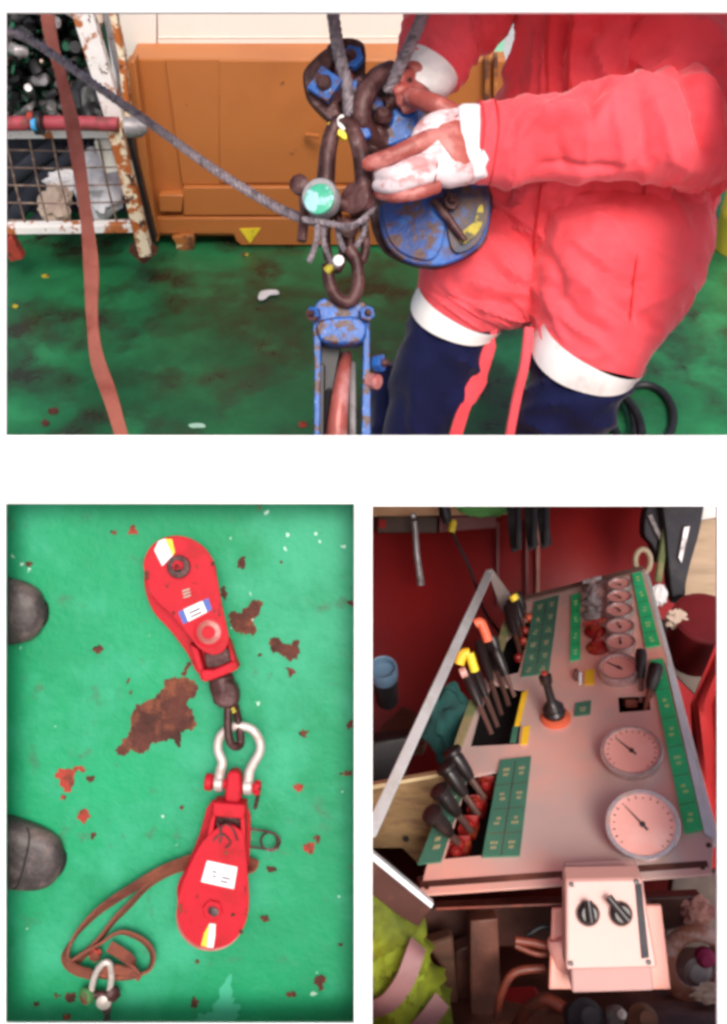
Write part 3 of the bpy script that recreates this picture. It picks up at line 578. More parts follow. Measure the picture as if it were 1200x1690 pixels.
# near forearm sleeve
slv = creased(folds2(folds((1, .5, 0), 5, .013, 31, .6), (1, -.5, 0), .010, 14), AF)
arm = loft([(786, 235, 1.745, 66, .058), (830, 236, 1.745, 70, .064), (900, 232, 1.745, 70, .066), (980, 222, 1.745, 74, .07), (1060, 214, 1.75, 82, .076), (1130, 212, 1.765, 90, .08), (1200, 190, 1.80, 92, .085), (1260, 150, 1.84, 100, .09)], 120, 22, lambda p, s, a: slv(p, s, a) * (0.25 + .75 * min(1, s * 5)), 2.1); arm.build('sleeve', M['cover'], PER)
loft([(1090, 60, 1.86, 100, .09), (1150, 110, 1.83, 100, .09), (1210, 200, 1.80, 95, .085), (1260, 260, 1.80, 90, .08)], 80, 12, folds2(folds((1, -.3, 0), 6, .02, 41, .6), (1, -.6, 0), .014, 4)).build('sleeve', M['cover'], PER)
for sx in (789, 812):
    ring = [P(sx, 235, 1.745) + V((0, math.cos(a) * .0735 if sx > 800 else math.cos(a) * .0722, math.sin(a) * (.0655 if sx > 800 else .061))) for a in [k * math.pi / 24 for k in range(48)]]
    MB().tube([q + V((.004 * math.sin(q.y * 30), 0, 0)) for q in ring], .0017, 6, closed=True).build('cuff_seam', M['cover_d'], PER)
# far sleeve
loft([(778, -30, 1.90, 98, .07), (745, 40, 1.87, 76, .062), (717, 95, 1.85, 54, .052), (704, 122, 1.84, 43, .048)], 72, 12, folds2(folds((1, .3, 0), 7, .014, 51, .7), (1, .6, 0), .010, 8)).build('sleeve', M['cover'], PER)
loft([(712, 112, 1.835, 50, .05), (697, 134, 1.83, 46, .048), (688, 150, 1.83, 34, .045)], 40, 6, None).build('glove_cuff', M['reflect'], PER)
# torso details: zip slot, pocket seams, placket
sf = lambda x, y: P(x, y, 1.0)
def surf_tube(pts, rad, name, m_, obj_mb):       # follow the torso's front: nearest vertex depth
    out = []
    for x, y in cr(pts, 5):
        best = None
        for v_ in obj_mb.v[::2]:
            if v_.z > -2.2:
                e = abs(v_.x / -v_.z * F + 600 - x) + abs(845 - v_.y / -v_.z * F - y)
                if e < 14 and (best is None or v_.z > best): best = v_.z
        if best is not None: out.append(P(x, y, -best + .001))
    if len(out) > 2: MB().tube(out, rad, 6).build(name, m_, PER)
surf_tube([(1068, 24), (1062, 60), (1056, 95), (1058, 130)], .007, 'zip_opening', M['navy'], torso)
surf_tube([(1058, 70), (1054, 100), (1057, 125)], .009, 'zip_opening', M['maroon'], torso)
surf_tube([(945, 22), (938, 80), (940, 150)], .0032, 'seam', M['cover_d'], torso)
surf_tube([(905, 22), (902, 80), (904, 160)], .0032, 'seam', M['cover_d'], torso)
surf_tube([(1064, 305), (1058, 360), (1052, 420)], .0032, 'seam', M['cover_d'], torso)
surf_tube([(893, 305), (886, 360), (882, 420), (880, 470)], .0026, 'seam', M['cover_d'], torso)
surf_tube([(1052, 420), (1046, 470), (1040, 530)], .002, 'seam', M['cover_d'], rt)
# gloves
def chain(b_, pts, r0, r1, n=12):
    pts = cr([P(*q) for q in pts], 6); N = len(pts)
    rr_ = [r0 + (r1 - r0) * i / (N - 1) for i in range(N)]
    rr_[-1] *= .55; rr_[-2] *= .88; rr_[0] *= .8
    b_.tube(pts, rr_, n)
def remeshed(mb, name, m_, par, vox=.0032, it=4):
    o = mb.build(name, m_, par); q = o.modifiers.new('union', 'REMESH'); q.mode = 'VOXEL'; q.voxel_size = vox; q.use_smooth_shade = True
    q = o.modifiers.new('smooth', 'SMOOTH'); q.factor = .5; q.iterations = it; return o
gl = MB()
gl.v, gl.f, gl.m = (lambda z: (z.v, z.f, z.m))(loft([(790, 235, 1.735, 52, .030), (762, 238, 1.73, 62, .034), (735, 250, 1.72, 66, .036), (712, 268, 1.715, 54, .03), (700, 278, 1.715, 38, .02)], 30, 4))
chain(gl, [(728, 262, 1.71), (685, 272, 1.69), (648, 287, 1.69), (622, 288, 1.72)], .0175, .012)
chain(gl, [(724, 284, 1.705), (684, 296, 1.69), (646, 308, 1.695), (618, 305, 1.725)], .0165, .011)
remeshed(gl, 'glove', M['glove_w'], PER, .0026, 2)
gb = MB()
chain(gb, [(742, 222, 1.712), (700, 234, 1.694), (656, 254, 1.688), (598, 274, 1.70)], .0205, .0135)
chain(gb, [(760, 200, 1.735), (722, 176, 1.73), (692, 164, 1.745), (672, 158, 1.77)], .023, .0145)
chain(gb, [(724, 304, 1.712), (690, 317, 1.701), (652, 323, 1.705), (620, 317, 1.735)], .0150, .0105)
remeshed(gb, 'glove_leather', M['glove'], PER, .0026, 2)
gp = loft([(764, 239, 1.7285, 50, .0345), (752, 243, 1.7245, 56, .0358), (738, 250, 1.7195, 57, .0372), (726, 258, 1.7165, 50, .0345)], 30, 4)
gp.build('glove_panel', M['glove'], PER, bevel=.002)
for q in (((756, 190), (730, 212), (716, 238)), ((716, 242), (722, 262), (718, 300))):
    MB().tube(cr([P(x, y, 1.688 if y > 230 else 1.70) for x, y in q], 5), .0016, 6).build('glove_seam', M['maroon'], PER)
cfm = loft([(812, 236, 1.740, 58, .046), (786, 236, 1.735, 62, .047), (770, 237, 1.73, 64, .043), (760, 238, 1.73, 60, .038)], 48, 6, lambda p, s, a: .0015 * math.sin(a * 9 + s * 3))
cfm.build('glove_cuff', M['cuff'], PER)
g2 = MB()
g2.v, g2.f, g2.m = (lambda z: (z.v, z.f, z.m))(loft([(700, 140, 1.825, 30, .03), (685, 142, 1.815, 30, .028), (668, 146, 1.80, 24, .022)], 24, 4))
chain(g2, [(690, 132, 1.81), (672, 124, 1.785), (655, 132, 1.775)], .014, .010); chain(g2, [(684, 148, 1.80), (664, 148, 1.775), (648, 152, 1.775)], .014, .010)
chain(g2, [(688, 160, 1.80), (668, 166, 1.78), (655, 168, 1.785)], .013, .009); chain(g2, [(692, 168, 1.80), (676, 178, 1.785), (664, 182, 1.79)], .012, .008)
chain(g2, [(700, 128, 1.80), (688, 112, 1.79), (672, 108, 1.79)], .014, .009)
remeshed(g2, 'glove', M['glove'], PER)

# ================================================================ OPENING 2 : red blocks on green deck
D2 = 1.70
ft = MB(); ft.prism(px3([(-150, 770), (596, 770), (596, 1760), (-150, 1760)], D2), (0, 0, -.02))
deck2 = struct(ft.build('painted_deck', M['deck2']))
pat = [([(300, 1118), (322, 1125), (325, 1145), (308, 1158), (322, 1185), (320, 1203), (300, 1208), (297, 1232), (285, 1222), (278, 1222), (250, 1228), (240, 1243), (215, 1238), (205, 1248), (192, 1240), (200, 1225), (210, 1215), (216, 1200), (218, 1175), (235, 1160), (262, 1145), (275, 1122)], 'rust'),
       ([(378, 1010), (395, 1012), (418, 992), (433, 992), (430, 1010), (420, 1025), (420, 1045), (395, 1045), (380, 1030)], 'rust'), ([(366, 968), (374, 972), (376, 985), (368, 988)], 'rust'),
       ([(445, 1055), (460, 1052), (470, 1065), (490, 1060), (494, 1080), (480, 1092), (465, 1080), (448, 1075)], 'rust'), ([(472, 1100), (484, 1104), (490, 1110), (480, 1115)], 'rust'),
       ([(94, 1278), (106, 1268), (122, 1272), (120, 1300), (108, 1307), (99, 1295)], 'rust_red'), ([(122, 1266), (140, 1266), (142, 1271), (128, 1272)], 'rust_red'), ([(128, 1340), (140, 1334), (147, 1345), (140, 1357), (131, 1354)], 'rust_red'),
       ([(300, 1112), (312, 1090), (316, 1092), (306, 1116)], 'rust'), ([(394, 925), (402, 918), (406, 928), (400, 940), (395, 938)], 'rust')]
spots = [(220, 875, 8, 9), (188, 878, 4, 3), (162, 1072, 7, 8), (211, 1125, 3, 3), (217, 1143, 3, 3), (501, 1210, 8, 5), (493, 1300, 9, 6), (580, 1195, 6, 6), (578, 995, 5, 5), (528, 1620, 9, 11), (320, 1655, 7, 8), (482, 1640, 7, 7), (510, 1400, 8, 9), (523, 1382, 5, 6), (448, 1433, 10, 4), (437, 1515, 7, 5), (118, 1645, 9, 9), (95, 1642, 6, 5), (110, 1678, 7, 7), (327, 1588, 6, 5), (300, 1333, 4, 3), (46, 930, 4, 5), (570, 1276, 9, 4), (150, 1286, 7, 4), (104, 1316, 4, 4), (466, 927, 3, 3), (430, 1080, 5, 4), (153, 1380, 4, 3), (62, 1658, 4, 4), (560, 1560, 3, 3), (430, 840, 3, 3)]
for i, (l, mn) in enumerate(pat): MB().patch(jag(l, D2 - .0004, 3.2, i * 3.1, 7), (0, 0, .0010)).build('rust_patch', M[mn], deck2, smooth=5)
for i, (x, y, rx, ry) in enumerate(spots):
    l = [(x + rx * math.cos(a), y + ry * math.sin(a)) for a in [k * math.pi / 4 for k in range(8)]]
    MB().prism(jag(l, D2 - .0012, 3.5, i * 1.67, 3), (0, 0, .0008)).build('rust_patch', M['rust' if i % 6 else 'rust_red'], deck2)
rr = random.Random(12); fl = MB()
for k in range(16):
    x, y = rr.uniform(30, 580), rr.uniform(845, 1680); s_ = rr.uniform(1.0, 2.4)
    fl.prism(jag([(x + s_ * math.cos(a) * rr.uniform(.6, 1.4), y + s_ * math.sin(a) * rr.uniform(.6, 1.6)) for a in [k2 * math.pi / 3 for k2 in range(6)]], D2 - .001, 1.5, k, 2), (0, 0, .0006))
for (x, y) in ((438, 846), (475, 883), (522, 882), (568, 901), (471, 905), (425, 1160), (270, 1345), (520, 1640), (20, 918), (35, 930), (48, 940)):
    s_ = 3.4; fl.prism(jag([(x + s_ * math.cos(a), y + s_ * .8 * math.sin(a)) for a in [k2 * math.pi / 3 for k2 in range(6)]], D2 - .001, 2.5, x, 3), (0, 0, .0006))
fo = fl.build('paint_flecks', M['chip'], deck2); fo['kind'] = 'stuff'
MB().prism(jag([(372, 1618), (380, 1612), (384, 1650), (395, 1665), (380, 1690), (318, 1690), (330, 1675), (350, 1668)], D2 - .001, 4, 5), (0, 0, .0005)).build('worn_patch', mat('pale_green_wear', (.04, .40, .23), tone=.1), deck2)

# upper red block
zt = 1.625
U = thing('red_snatch_block', 'upper red snatch block with blue and white label, beside the rust stain', 'block', P(300, 980, D2), 'red snatch blocks lying on the green deck')
MB().prism(outline([(238, 965), (242, 925), (262, 900), (295, 892), (328, 902), (352, 930), (362, 980), (372, 1040), (382, 1080), (350, 1108), (325, 1110), (310, 1080), (280, 1040), (252, 1008)], 1.665), (0, 0, -.008)).build('side_plate', M['red'], U, bevel=.002)
MB().lathe([(.058, 0), (.050, .008), (.046, .014), (.050, .020), (.058, .028)], P(302, 948, 1.664), (0, 0, 1), 40).build('sheave', M['sheave'], U)
MB().prism(outline([(237, 940), (242, 912), (262, 891), (292, 884), (322, 893), (345, 914), (357, 950), (366, 1000), (376, 1045), (377, 1062), (364, 1078), (346, 1080), (328, 1070), (312, 1050), (285, 1018), (250, 982)], zt), (0, 0, -.007)).build('side_plate', M['red'], U, bevel=.0015)
MB().prism(px3([(262, 893), (272, 889), (285, 917), (268, 934), (255, 908)], zt - .001), (0, 0, .0012)).build('white_stripe', M['sticker'], U)
MB().prism(px3([(272.5, 889), (284, 890), (289, 911), (285.5, 917)], zt - .001), (0, 0, .0012)).build('yellow_stripe', M['tape'], U)
nut(P(296, 935, zt - .001), .0195, (0, .0, 1), 'axle_nut', U, M['brown'], .010, 12); MB().lathe([(.009, .01), (.009, .016), (.007, .018)], P(296, 933, zt), (0, 0, 1), 16).build('axle_end', M['red'], U)
MB().prism(px3([(294, 1010), (344, 987), (350, 1006), (303, 1030)], zt - .001), (0, 0, .001)).build('label', M['sticker'], U)
for l in ([(294, 1010), (303, 1006), (311, 1026), (303, 1030)], [(334, 991.5), (344, 987), (350, 1006), (342, 1010)]): MB().prism(px3(l, zt - .0022), (0, 0, .0006)).build('label_print', M['sticker_blue'], U)
for q in ((312, 1012, 330, 1004), (315, 1018, 333, 1010)): MB().tube([P(q[0], q[1], zt - .0026), P(q[2], q[3], zt - .0026)], .0017, 5).build('label_print', M['print_grey'], U)
for (x0, y0, x1, y1) in ((301, 976, 313, 972), (302, 981, 314, 977), (303, 986, 315, 982)): MB().tube([P(x0, y0, zt - .0006), P(x1, y1, zt - .0006)], .0011, 5).build('stamped_mark', M['chip'], U)
for rr_, hh in ((.026, .0012), (.020, .003), (.011, .006)): MB().lathe([(rr_, 0), (rr_, hh), (rr_ * .9, hh + .001)], P(345, 1043, zt - .0005), (0, 0, 1), 28).build('pivot_washer', M['red' if rr_ != .02 else 'sheave'], U)
for l in ([(312, 1062), (327, 1072), (340, 1122), (332, 1124)], [(375, 1055), (379, 1060), (392, 1102), (384, 1104)]): MB().prism(px3(l, 1.632), (0, 0, -.03)).build('yoke_arm', M['red'], U, bevel=.002)
MB().prism(outline([(331, 1106), (352, 1106), (384, 1092), (391, 1098), (390, 1106), (345, 1124), (336, 1124)], 1.625, 2), (0, 0, -.035)).build('yoke', M['red'], U, bevel=.002)
MB().prism(px3([(336, 1080), (376, 1068), (386, 1092), (342, 1108)], 1.66), (0, 0, -.01)).build('throat', M['brown'], U, bevel=.002)
MB().lathe([(.017, 0), (.0215, .004), (.023, .02), (.020, .045), (.012, .055)], P(364, 1113, 1.655), V((.18, -1, 0)), 22).build('swivel', M['brown'], U)
MB().prism(outline([(356, 1128), (372, 1122), (388, 1130), (394, 1150), (388, 1168), (370, 1170), (358, 1158)], 1.635), (0, 0, -.03)).build('swivel_eye', M['brown'], U, bevel=.006)
eye = cr([P(377, 1165, 1.645), P(376, 1195, 1.642), P(379, 1222, 1.64), P(388, 1232, 1.645), P(397, 1226, 1.655), P(394, 1195, 1.655), P(388, 1165, 1.67)], 6)
MB().tube(eye, .0072, 12).build('eye', M['brown'], U)
MB().tube([P(383, 1168, 1.635), P(387, 1176, 1.635)], .004, 8).build('paint_dab', M['yellow_worn'], U)
for (x, y, rx, ry, d_, par) in ((242, 948, 3, 9, zt, U), (352, 930, 4, 4, zt, U), (330, 1060, 5, 2, zt, U), (286, 1012, 3, 4, zt, U), (322, 962, 3, 2, zt, U), (362, 1010, 2, 7, zt, U), (275, 968, 2, 3, zt, U)):
    MB().patch(jag([(x + rx * math.cos(a), y + ry * math.sin(a)) for a in [k * math.pi / 4 for k in range(8)]], d_ - .0008, 2, x, 3), (0, 0, .0009)).build('paint_chip', M['rust'], par, smooth=5)
# bow shackle
W = thing('bow_shackle', 'galvanised bow shackle joining the two red snatch blocks', 'shackle', P(393, 1250, D2))
bw = cr([P(361, 1296, 1.655), P(363, 1275, 1.655), P(367, 1258, 1.655), P(360, 1238, 1.655), P(362, 1218, 1.655), P(376, 1203, 1.655), P(396, 1198, 1.655), P(416, 1204, 1.655), P(428, 1221, 1.655), P(429, 1240, 1.655), P(417, 1262, 1.655), P(411, 1278, 1.655), P(409, 1302, 1.655)], 6)
MB().tube(bw, [.0078 + .002 * (abs(i / (len(bw) - 1) * 2 - 1)) ** 3 for i in range(len(bw))], 14).build('bow', M['galv'], W)
for (x, y) in ((361, 1293), (409, 1298)): MB().lathe([(.011, -.008), (.014, -.006), (.014, .006), (.011, .008)], P(x, y, 1.655), X, 18).build('eye', M['galv'], W)
MB().tube([P(345, 1290, 1.655), P(426, 1301, 1.655)], .0085, 14).build('pin', M['red'], W)
MB().lathe([(.010, 0), (.0145, .002), (.0145, .012), (.011, .014)], P(338, 1290, 1.655), V((1, -.1, 0)), 18).build('pin_head', M['red'], W)
MB().lathe([(.010, 0), (.0130, .002), (.0130, .010), (.009, .012)], P(419, 1300, 1.655), V((1, -.1, 0)), 8).build('nut', M['red'], W)
MB().tube([P(427, 1300, 1.645), P(425, 1318, 1.655), P(421, 1334, 1.665)], .0035, 6).build('split_pin', M['brown'], W)
# lower red block
zl = 1.62
Lw = thing('red_snatch_block', 'lower red snatch block with plain white label, above the coiled strap', 'block', P(350, 1450, D2), 'red snatch blocks lying on the green deck')
MB().prism(outline([(350, 1322), (407, 1328), (412, 1400), (404, 1480), (396, 1540), (370, 1562), (330, 1560), (304, 1535), (296, 1500), (292, 1465), (308, 1430), (330, 1375)], 1.665, 3), (0, 0, -.008)).build('side_plate', M['red'], Lw, bevel=.002)
MB().lathe([(.058, 0), (.048, .010), (.044, .016), (.048, .022), (.058, .032)], P(352, 1500, 1.664), (0, 0, 1), 40).build('sheave', M['sheave'], Lw)
MB().prism(cr([P(x, y, zl) for x, y in [(345, 1378), (372, 1360), (400, 1374), (405, 1400), (409, 1450), (410, 1500), (401, 1533), (382, 1556), (356, 1566), (326, 1561), (303, 1542), (293, 1512), (295, 1476), (310, 1434), (330, 1395)]], 4, True), (0, 0, -.007)).build('side_plate', M['red'], Lw, bevel=.0015)
MB().prism(px3([(352, 1324), (405, 1329), (403, 1352), (350, 1348)], 1.62), (0, 0, -.04)).build('head_fitting', M['red'], Lw, bevel=.003)
for l in ([(349, 1345), (356, 1346), (350, 1385), (340, 1385)], [(396, 1350), (404, 1350), (405, 1392), (398, 1388)]): MB().prism(px3(l, 1.622), (0, 0, -.03)).build('yoke_arm', M['red'], Lw, bevel=.002)
MB().prism(px3([(354, 1345), (398, 1350), (398, 1368), (350, 1362)], 1.648), (0, 0, -.02)).build('throat', M['brown'], Lw, bevel=.002)
MB().prism(outline([(376, 1276), (392, 1275), (397, 1290), (395, 1326), (372, 1324), (373, 1295)], 1.635, 3), (0, 0, -.03)).build('head_lug', M['red'], Lw, bevel=.004)
for q in ([(362, 1372), (372, 1360), (384, 1368), (392, 1388)], [(352, 1388), (366, 1376), (380, 1390), (372, 1400)], [(358, 1358), (366, 1376), (362, 1392)]): MB().tube(cr([P(x, y, zl - .002) for x, y in q], 5), .0018, 6).build('keeper_wire', M['brown'], Lw)
MB().prism(px3([(342, 1420), (392, 1431), (386, 1467), (332, 1455)], zl - .001), (0, 0, .001)).build('label', M['sticker'], Lw)
for q in ((350, 1438, 358, 1440), (351, 1446, 357, 1447), (366, 1448, 380, 1451), (364, 1454, 376, 1457)): MB().tube([P(q[0], q[1], zl - .0024), P(q[2], q[3], zl - .0024)], .0017, 5).build('label_print', M['print_grey'], Lw)
nut(P(351, 1501, zl - .001), .0175, (0, 0, 1), 'axle_nut', Lw, M['red'], .004, 6); MB().lathe([(.007, 0), (.007, .008), (.004, .009)], P(355, 1503, zl - .001), (0, 0, 1), 14).build('axle_end', M['boot'], Lw)
MB().prism(px3([(346, 1524), (356, 1525), (355, 1545), (352, 1564), (342, 1563)], zl - .001), (0, 0, .0012)).build('white_stripe', M['sticker'], Lw)
MB().prism(px3([(346, 1524), (337, 1540), (332, 1560), (342, 1563)], zl - .001), (0, 0, .0012)).build('yellow_stripe', M['tape'], Lw)
for (x, y, rx, ry) in ((299, 1500, 2, 9), (405, 1470, 2, 6), (325, 1480, 3, 2), (385, 1510, 3, 3), (340, 1548, 4, 2), (372, 1408, 3, 2), (398, 1538, 4, 3)):
    MB().patch(jag([(x + rx * math.cos(a), y + ry * math.sin(a)) for a in [k * math.pi / 4 for k in range(8)]], zl - .0008, 2, x, 3), (0, 0, .0009)).build('paint_chip', M['rust'], Lw, smooth=5)
# wire clip
wp = [P(x, y, 1.675) for x, y in cr([(404, 1366), (425, 1370), (445, 1373), (458, 1380), (462, 1390), (455, 1402), (442, 1403), (432, 1395), (432, 1382), (442, 1374), (456, 1378)], 5)] + [P(x, y, 1.675) for x, y in cr([(458, 1395), (448, 1402), (430, 1400), (405, 1397)], 4)]
tag(MB().tube(wp, .0022, 8).build('wire_clip', M['brown']), 'thin wire safety clip with a loop beside the lower red block', 'clip')
# strap
def lay(l, dd, wid, tilt): return ribbon([P(x, y, dd) for x, y in cr(l, 6)], wid, .0045, tilt)
stp = thing('brown_strap', 'brown webbing strap coiled on the deck beside the lower red block', 'strap', P(200, 1530, D2))
lay([(420, 1418), (416, 1432), (400, 1442)], 1.675, .018, V((1, .5, .6))).build('webbing', M['strap'], stp)
lay([(335, 1412), (300, 1424), (262, 1440), (215, 1468), (165, 1502), (128, 1540), (110, 1572), (112, 1590), (128, 1602), (150, 1608)], 1.675, .024, V((.5, .8, .5))).build('webbing', M['strap'], stp)
lay([(325, 1425), (285, 1436), (248, 1458), (215, 1492), (188, 1520), (160, 1555), (132, 1582), (118, 1590)], 1.688, .022, V((.4, .8, .6))).build('webbing', M['strap'], stp)
lay([(115, 1588), (140, 1572), (165, 1558), (188, 1543), (208, 1540), (235, 1552), (250, 1570), (250, 1590), (240, 1604), (215, 1614), (180, 1614), (150, 1606)], 1.68, .023, V((.4, .5, .8))).build('webbing', M['strap'], stp)
lay([(180, 1562), (200, 1574), (218, 1588), (226, 1606), (222, 1612)], 1.668, .018, V((.5, -.8, .4))).build('webbing', M['strap'], stp)
lay([(168, 1602), (190, 1600), (225, 1606)], 1.668, .02, V((0, 1, .4))).build('webbing', M['strap'], stp)
blob(P(157, 1576, 1.672), .010, (1, 1.1, .7), .4, 2, 3, 10).build('stitched_tab', M['rust_red'], stp)
s3 = thing('small_bow_shackle', 'small shackle with a green pin head at the end of the strap', 'shackle', P(165, 1630, D2))
MB().tube(cr([P(150, 1640, 1.67), P(156, 1612, 1.665), P(168, 1592, 1.655), P(180, 1590, 1.655), P(184, 1612, 1.665), P(180, 1640, 1.67)], 6), .0055, 12).build('bow', M['galv'], s3)
MB().tube([P(140, 1641, 1.67), P(192, 1643, 1.67)], .007, 12).build('pin', M['brown'], s3)
MB().lathe([(.010, -.006), (.0145, -.004), (.0145, .006), (.010, .009)], P(144, 1643, 1.67), (-.6, 0, 1), 18).build('pin_head', mat('green_pin', (.05, .18, .05), RUST, .5, .56, 40), s3)
MB().lathe([(.008, -.006), (.013, -.004), (.013, .006), (.008, .009)], P(186, 1640, 1.67), (.6, 0, 1), 6).build('nut', M['brown'], s3)
MB().lathe([(.008, -.006), (.013, -.004), (.013, .006), (.008, .009)], P(172, 1652, 1.67), (.1, 0, 1), 12).build('eye', M['galv'], s3)
ch = thing('chain', 'short dark chain leading down from the small shackle to the bottom edge', 'chain', P(177, 1680, D2))
for k in range(5):
    cy = 1664 + k * 13; cx = 176 + (k % 2); ln = []
    for j in range(16):
        a = j * math.pi / 8; q = V((math.cos(a) * .0055, math.sin(a) * .0095, 0)); q = Matrix.Rotation(math.radians(80 if k % 2 else 10), 3, 'Y') @ q; ln.append(P(cx, cy, 1.682) + q)
    MB().tube(ln, .0028, 8, closed=True).build('link', M['boot'], ch)
# boots
def boot(px, py, yaw, label, sc_=1.0):
    t = thing('work_boot', label, 'boot', P(px, py, D2), 'dark leather boots at the left edge of the deck')
    R = Matrix.Rotation(yaw, 3, 'Z'); O = P(px, py, D2)
    def Q(x, y, z): return O + R @ V((x * sc_, y * sc_, z * .68))
    half = [(.0, .030), (-.02, .040), (-.05, .047), (-.08, .044), (-.12, .036), (-.17, .034), (-.22, .034), (-.245, .026)]
    ol = [Q(.030, 0, 0), Q(.024, .018, 0)] + [Q(x, w_, 0) for x, w_ in half] + [Q(-.255, 0, 0)] + [Q(x, -w_, 0) for x, w_ in reversed(half)] + [Q(.024, -.018, 0)]
    MB().prism(cr(ol, 3, True), (0, 0, .018)).build('sole', M['sole'], t, bevel=.003)
    st = [(.027, .012, .030), (.018, .030, .046), (0, .041, .056), (-.03, .047, .064), (-.06, .048, .074), (-.10, .043, .092), (-.15, .042, .125), (-.20, .042, .135), (-.24, .030, .13), (-.25, .012, .12)]
    vs = []; n = 24; fs = []
    st = cr(st, 3)
    for i, (x, w_, h_) in enumerate(st):
        for k in range(n):
            a = math.pi * k / (n - 1); cx = math.copysign(abs(math.cos(a)) ** .8, math.cos(a))
            wr = .003 * noise.noise(V((x * 60, a * 2, 0))) + (.0022 * math.sin(x * 260) if -.10 < x < -.045 else 0)
            vs.append(Q(x, cx * w_ * (1 + .0), .016 + math.sin(a) ** .75 * (h_ - .016) + wr * math.sin(a)))
    for i in range(len(st) - 1):
        for k in range(n - 1): fs.append((i * n + k, i * n + k + 1, (i + 1) * n + k + 1, (i + 1) * n + k))
    fs.append(tuple(range(n))); fs.append(tuple((len(st) - 1) * n + k for k in range(n)))
    MB().add(vs, fs).build('upper', M['boot'], t, smooth=60)
    MB().tube(cr([Q(-.035, .046, .03), Q(-.022, .036, .052), Q(-.018, .015, .0625), Q(-.018, -.015, .0625), Q(-.022, -.036, .052), Q(-.035, -.046, .03)], 5), .0015, 6).build('toe_seam', M['sole'], t)
    for k in range(4):
        x = -.075 - k * .014; MB().tube(cr([Q(x, .02, .076 + k * .008), Q(x - .003, 0, .084 + k * .009), Q(x, -.02, .076 + k * .008)], 4), .0022, 6).build('lace', M['black'], t)
boot(46, 1010, math.radians(-4), 'upper dark leather boot toe, level with the upper red block', 1.28)
boot(75, 1416, math.radians(-14), 'lower dark leather boot toe, level with the white label', 1.28)

# ================================================================ OPENING 3 : control console in the red cabin
cab = MB()
def cface(l, m=0): cab.add([P(*q) for q in l], [tuple(range(len(l)))], m)
zb = 3.35
cface([(560, 700, zb), (1320, 700, zb), (1320, 1400, zb), (560, 1400, zb)])
bw_ = struct(cab.build('cabin_wall', M['cabin'])); q = bw_.modifiers.new('t', 'SOLIDIFY'); q.thickness = .02; q.offset = 0
lw = MB(); lw.add([V((-.004, .052, -1.62)), V((-.004, -1.3, -1.62)), V((-.03, -2.0, -3.3)), V((-.03, .11, -3.3))], [(0, 1, 2, 3)])
q = struct(lw.build('cabin_side_wall', M['cabin'])).modifiers.new('t', 'SOLIDIFY'); q.thickness = .01; q.offset = 0
cl = MB(); cl.add([P(602, 790, 1.63), P(1190, 790, 1.63), P(1300, 786, 3.34), P(592, 786, 3.34)], [(0, 1, 2, 3)])
q = struct(cl.build('cabin_ceiling', M['cabin'])).modifiers.new('t', 'SOLIDIFY'); q.thickness = .008; q.offset = 0
fl = MB(); fl.add([P(590, 1790, 1.65), P(1280, 1790, 1.65), P(1500, 1390, 3.34), P(590, 1390, 3.34)], [(0, 1, 2, 3)])
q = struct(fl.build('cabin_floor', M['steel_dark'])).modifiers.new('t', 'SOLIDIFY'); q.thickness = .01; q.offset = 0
# wall furniture: vertical ribs
for (x0, x1, mn) in ((818, 824, 'maroon'), (884, 890, 'pinkrag'), (866, 872, 'maroon')):
    MB().prism([P(x, y, zb - .03) for x, y in ((x0, 1000), (x1, 1000), (x1, 860), (x0, 860))], (0, 0, .012)).build('wall_rib', M[mn], bw_, bevel=.002)
sh = thing('wall_shelf', 'dark brown shelf board fixed high on the red cabin wall', 'shelf', P(700, 880, 3.2))
MB().prism([P(x, y, 3.20) for x, y in ((622, 880), (722, 880), (722, 852), (622, 852))], (0, 0, -.12)).build('board', mat('dark_shelf', (.07, .03, .018), tone=.3), sh, bevel=.004)
MB().prism([P(x, y, 3.21) for x, y in ((724, 880), (820, 872), (820, 850), (724, 852))], (0, 0, -.12)).build('board', M['maroon'], sh, bevel=.004)
MB().prism([P(x, y, 3.18) for x, y in ((625, 872), (637, 872), (637, 858), (625, 858))], (0, 0, -.01)).build('bracket', M['red_cloth'], sh)
tag(MB().prism([P(x, y, 3.22) for x, y in ((612, 853), (850, 849), (850, 820), (612, 820))], (0, 0, -.1)).build('cardboard_sheet', mat('cardboard', (.75, .42, .22), tone=.15)), 'tan cardboard lying along the top of the shelf', 'cardboard')
tag(blob(P(798, 838, 3.1), .05, (1.7, .6, .5), .3, 2, 4).build('green_bag', M['greenbag']), 'green bag on the shelf beside the black straps', 'bag')
t = thing('steel_rod', 'grey steel bar hanging down from the dark brown shelf', 'bar', P(690, 900, 3.1))
MB().tube([P(684, 860, 3.1), P(688, 915, 3.1), P(695, 966, 3.1)], [.009, .011, .012], 10).build('rod', M['grey_steel'], t); MB().lathe([(.008, 0), (.010, .01), (.006, .015)], P(682, 851, 3.1), (0, 0, 1), 10).build('head', M['grey_steel'], t)
t = thing('hanging_cable', 'thin black cable with a yellow clip hanging on the red wall', 'cable', P(760, 900, 3.1))
MB().tube(cr([P(732, 836, 3.1), P(743, 866, 3.1), (P(752, 890, 3.1)), P(772, 930, 3.1), P(785, 965, 3.1), P(800, 1010, 3.0), P(830, 1050, 2.9)], 6), .005, 8).build('cable', M['black'], t)
MB().lathe([(.012, 0), (.012, .03), (.008, .04)], P(745, 878, 3.09), (.2, 1, 0), 12).build('clip', M['yellow'], t)
MB().lathe([(.012, -.03), (.020, 0), (.016, .04)], P(735, 848, 3.08), (-.2, 1, 0), 12).build('plug', M['black'], t)
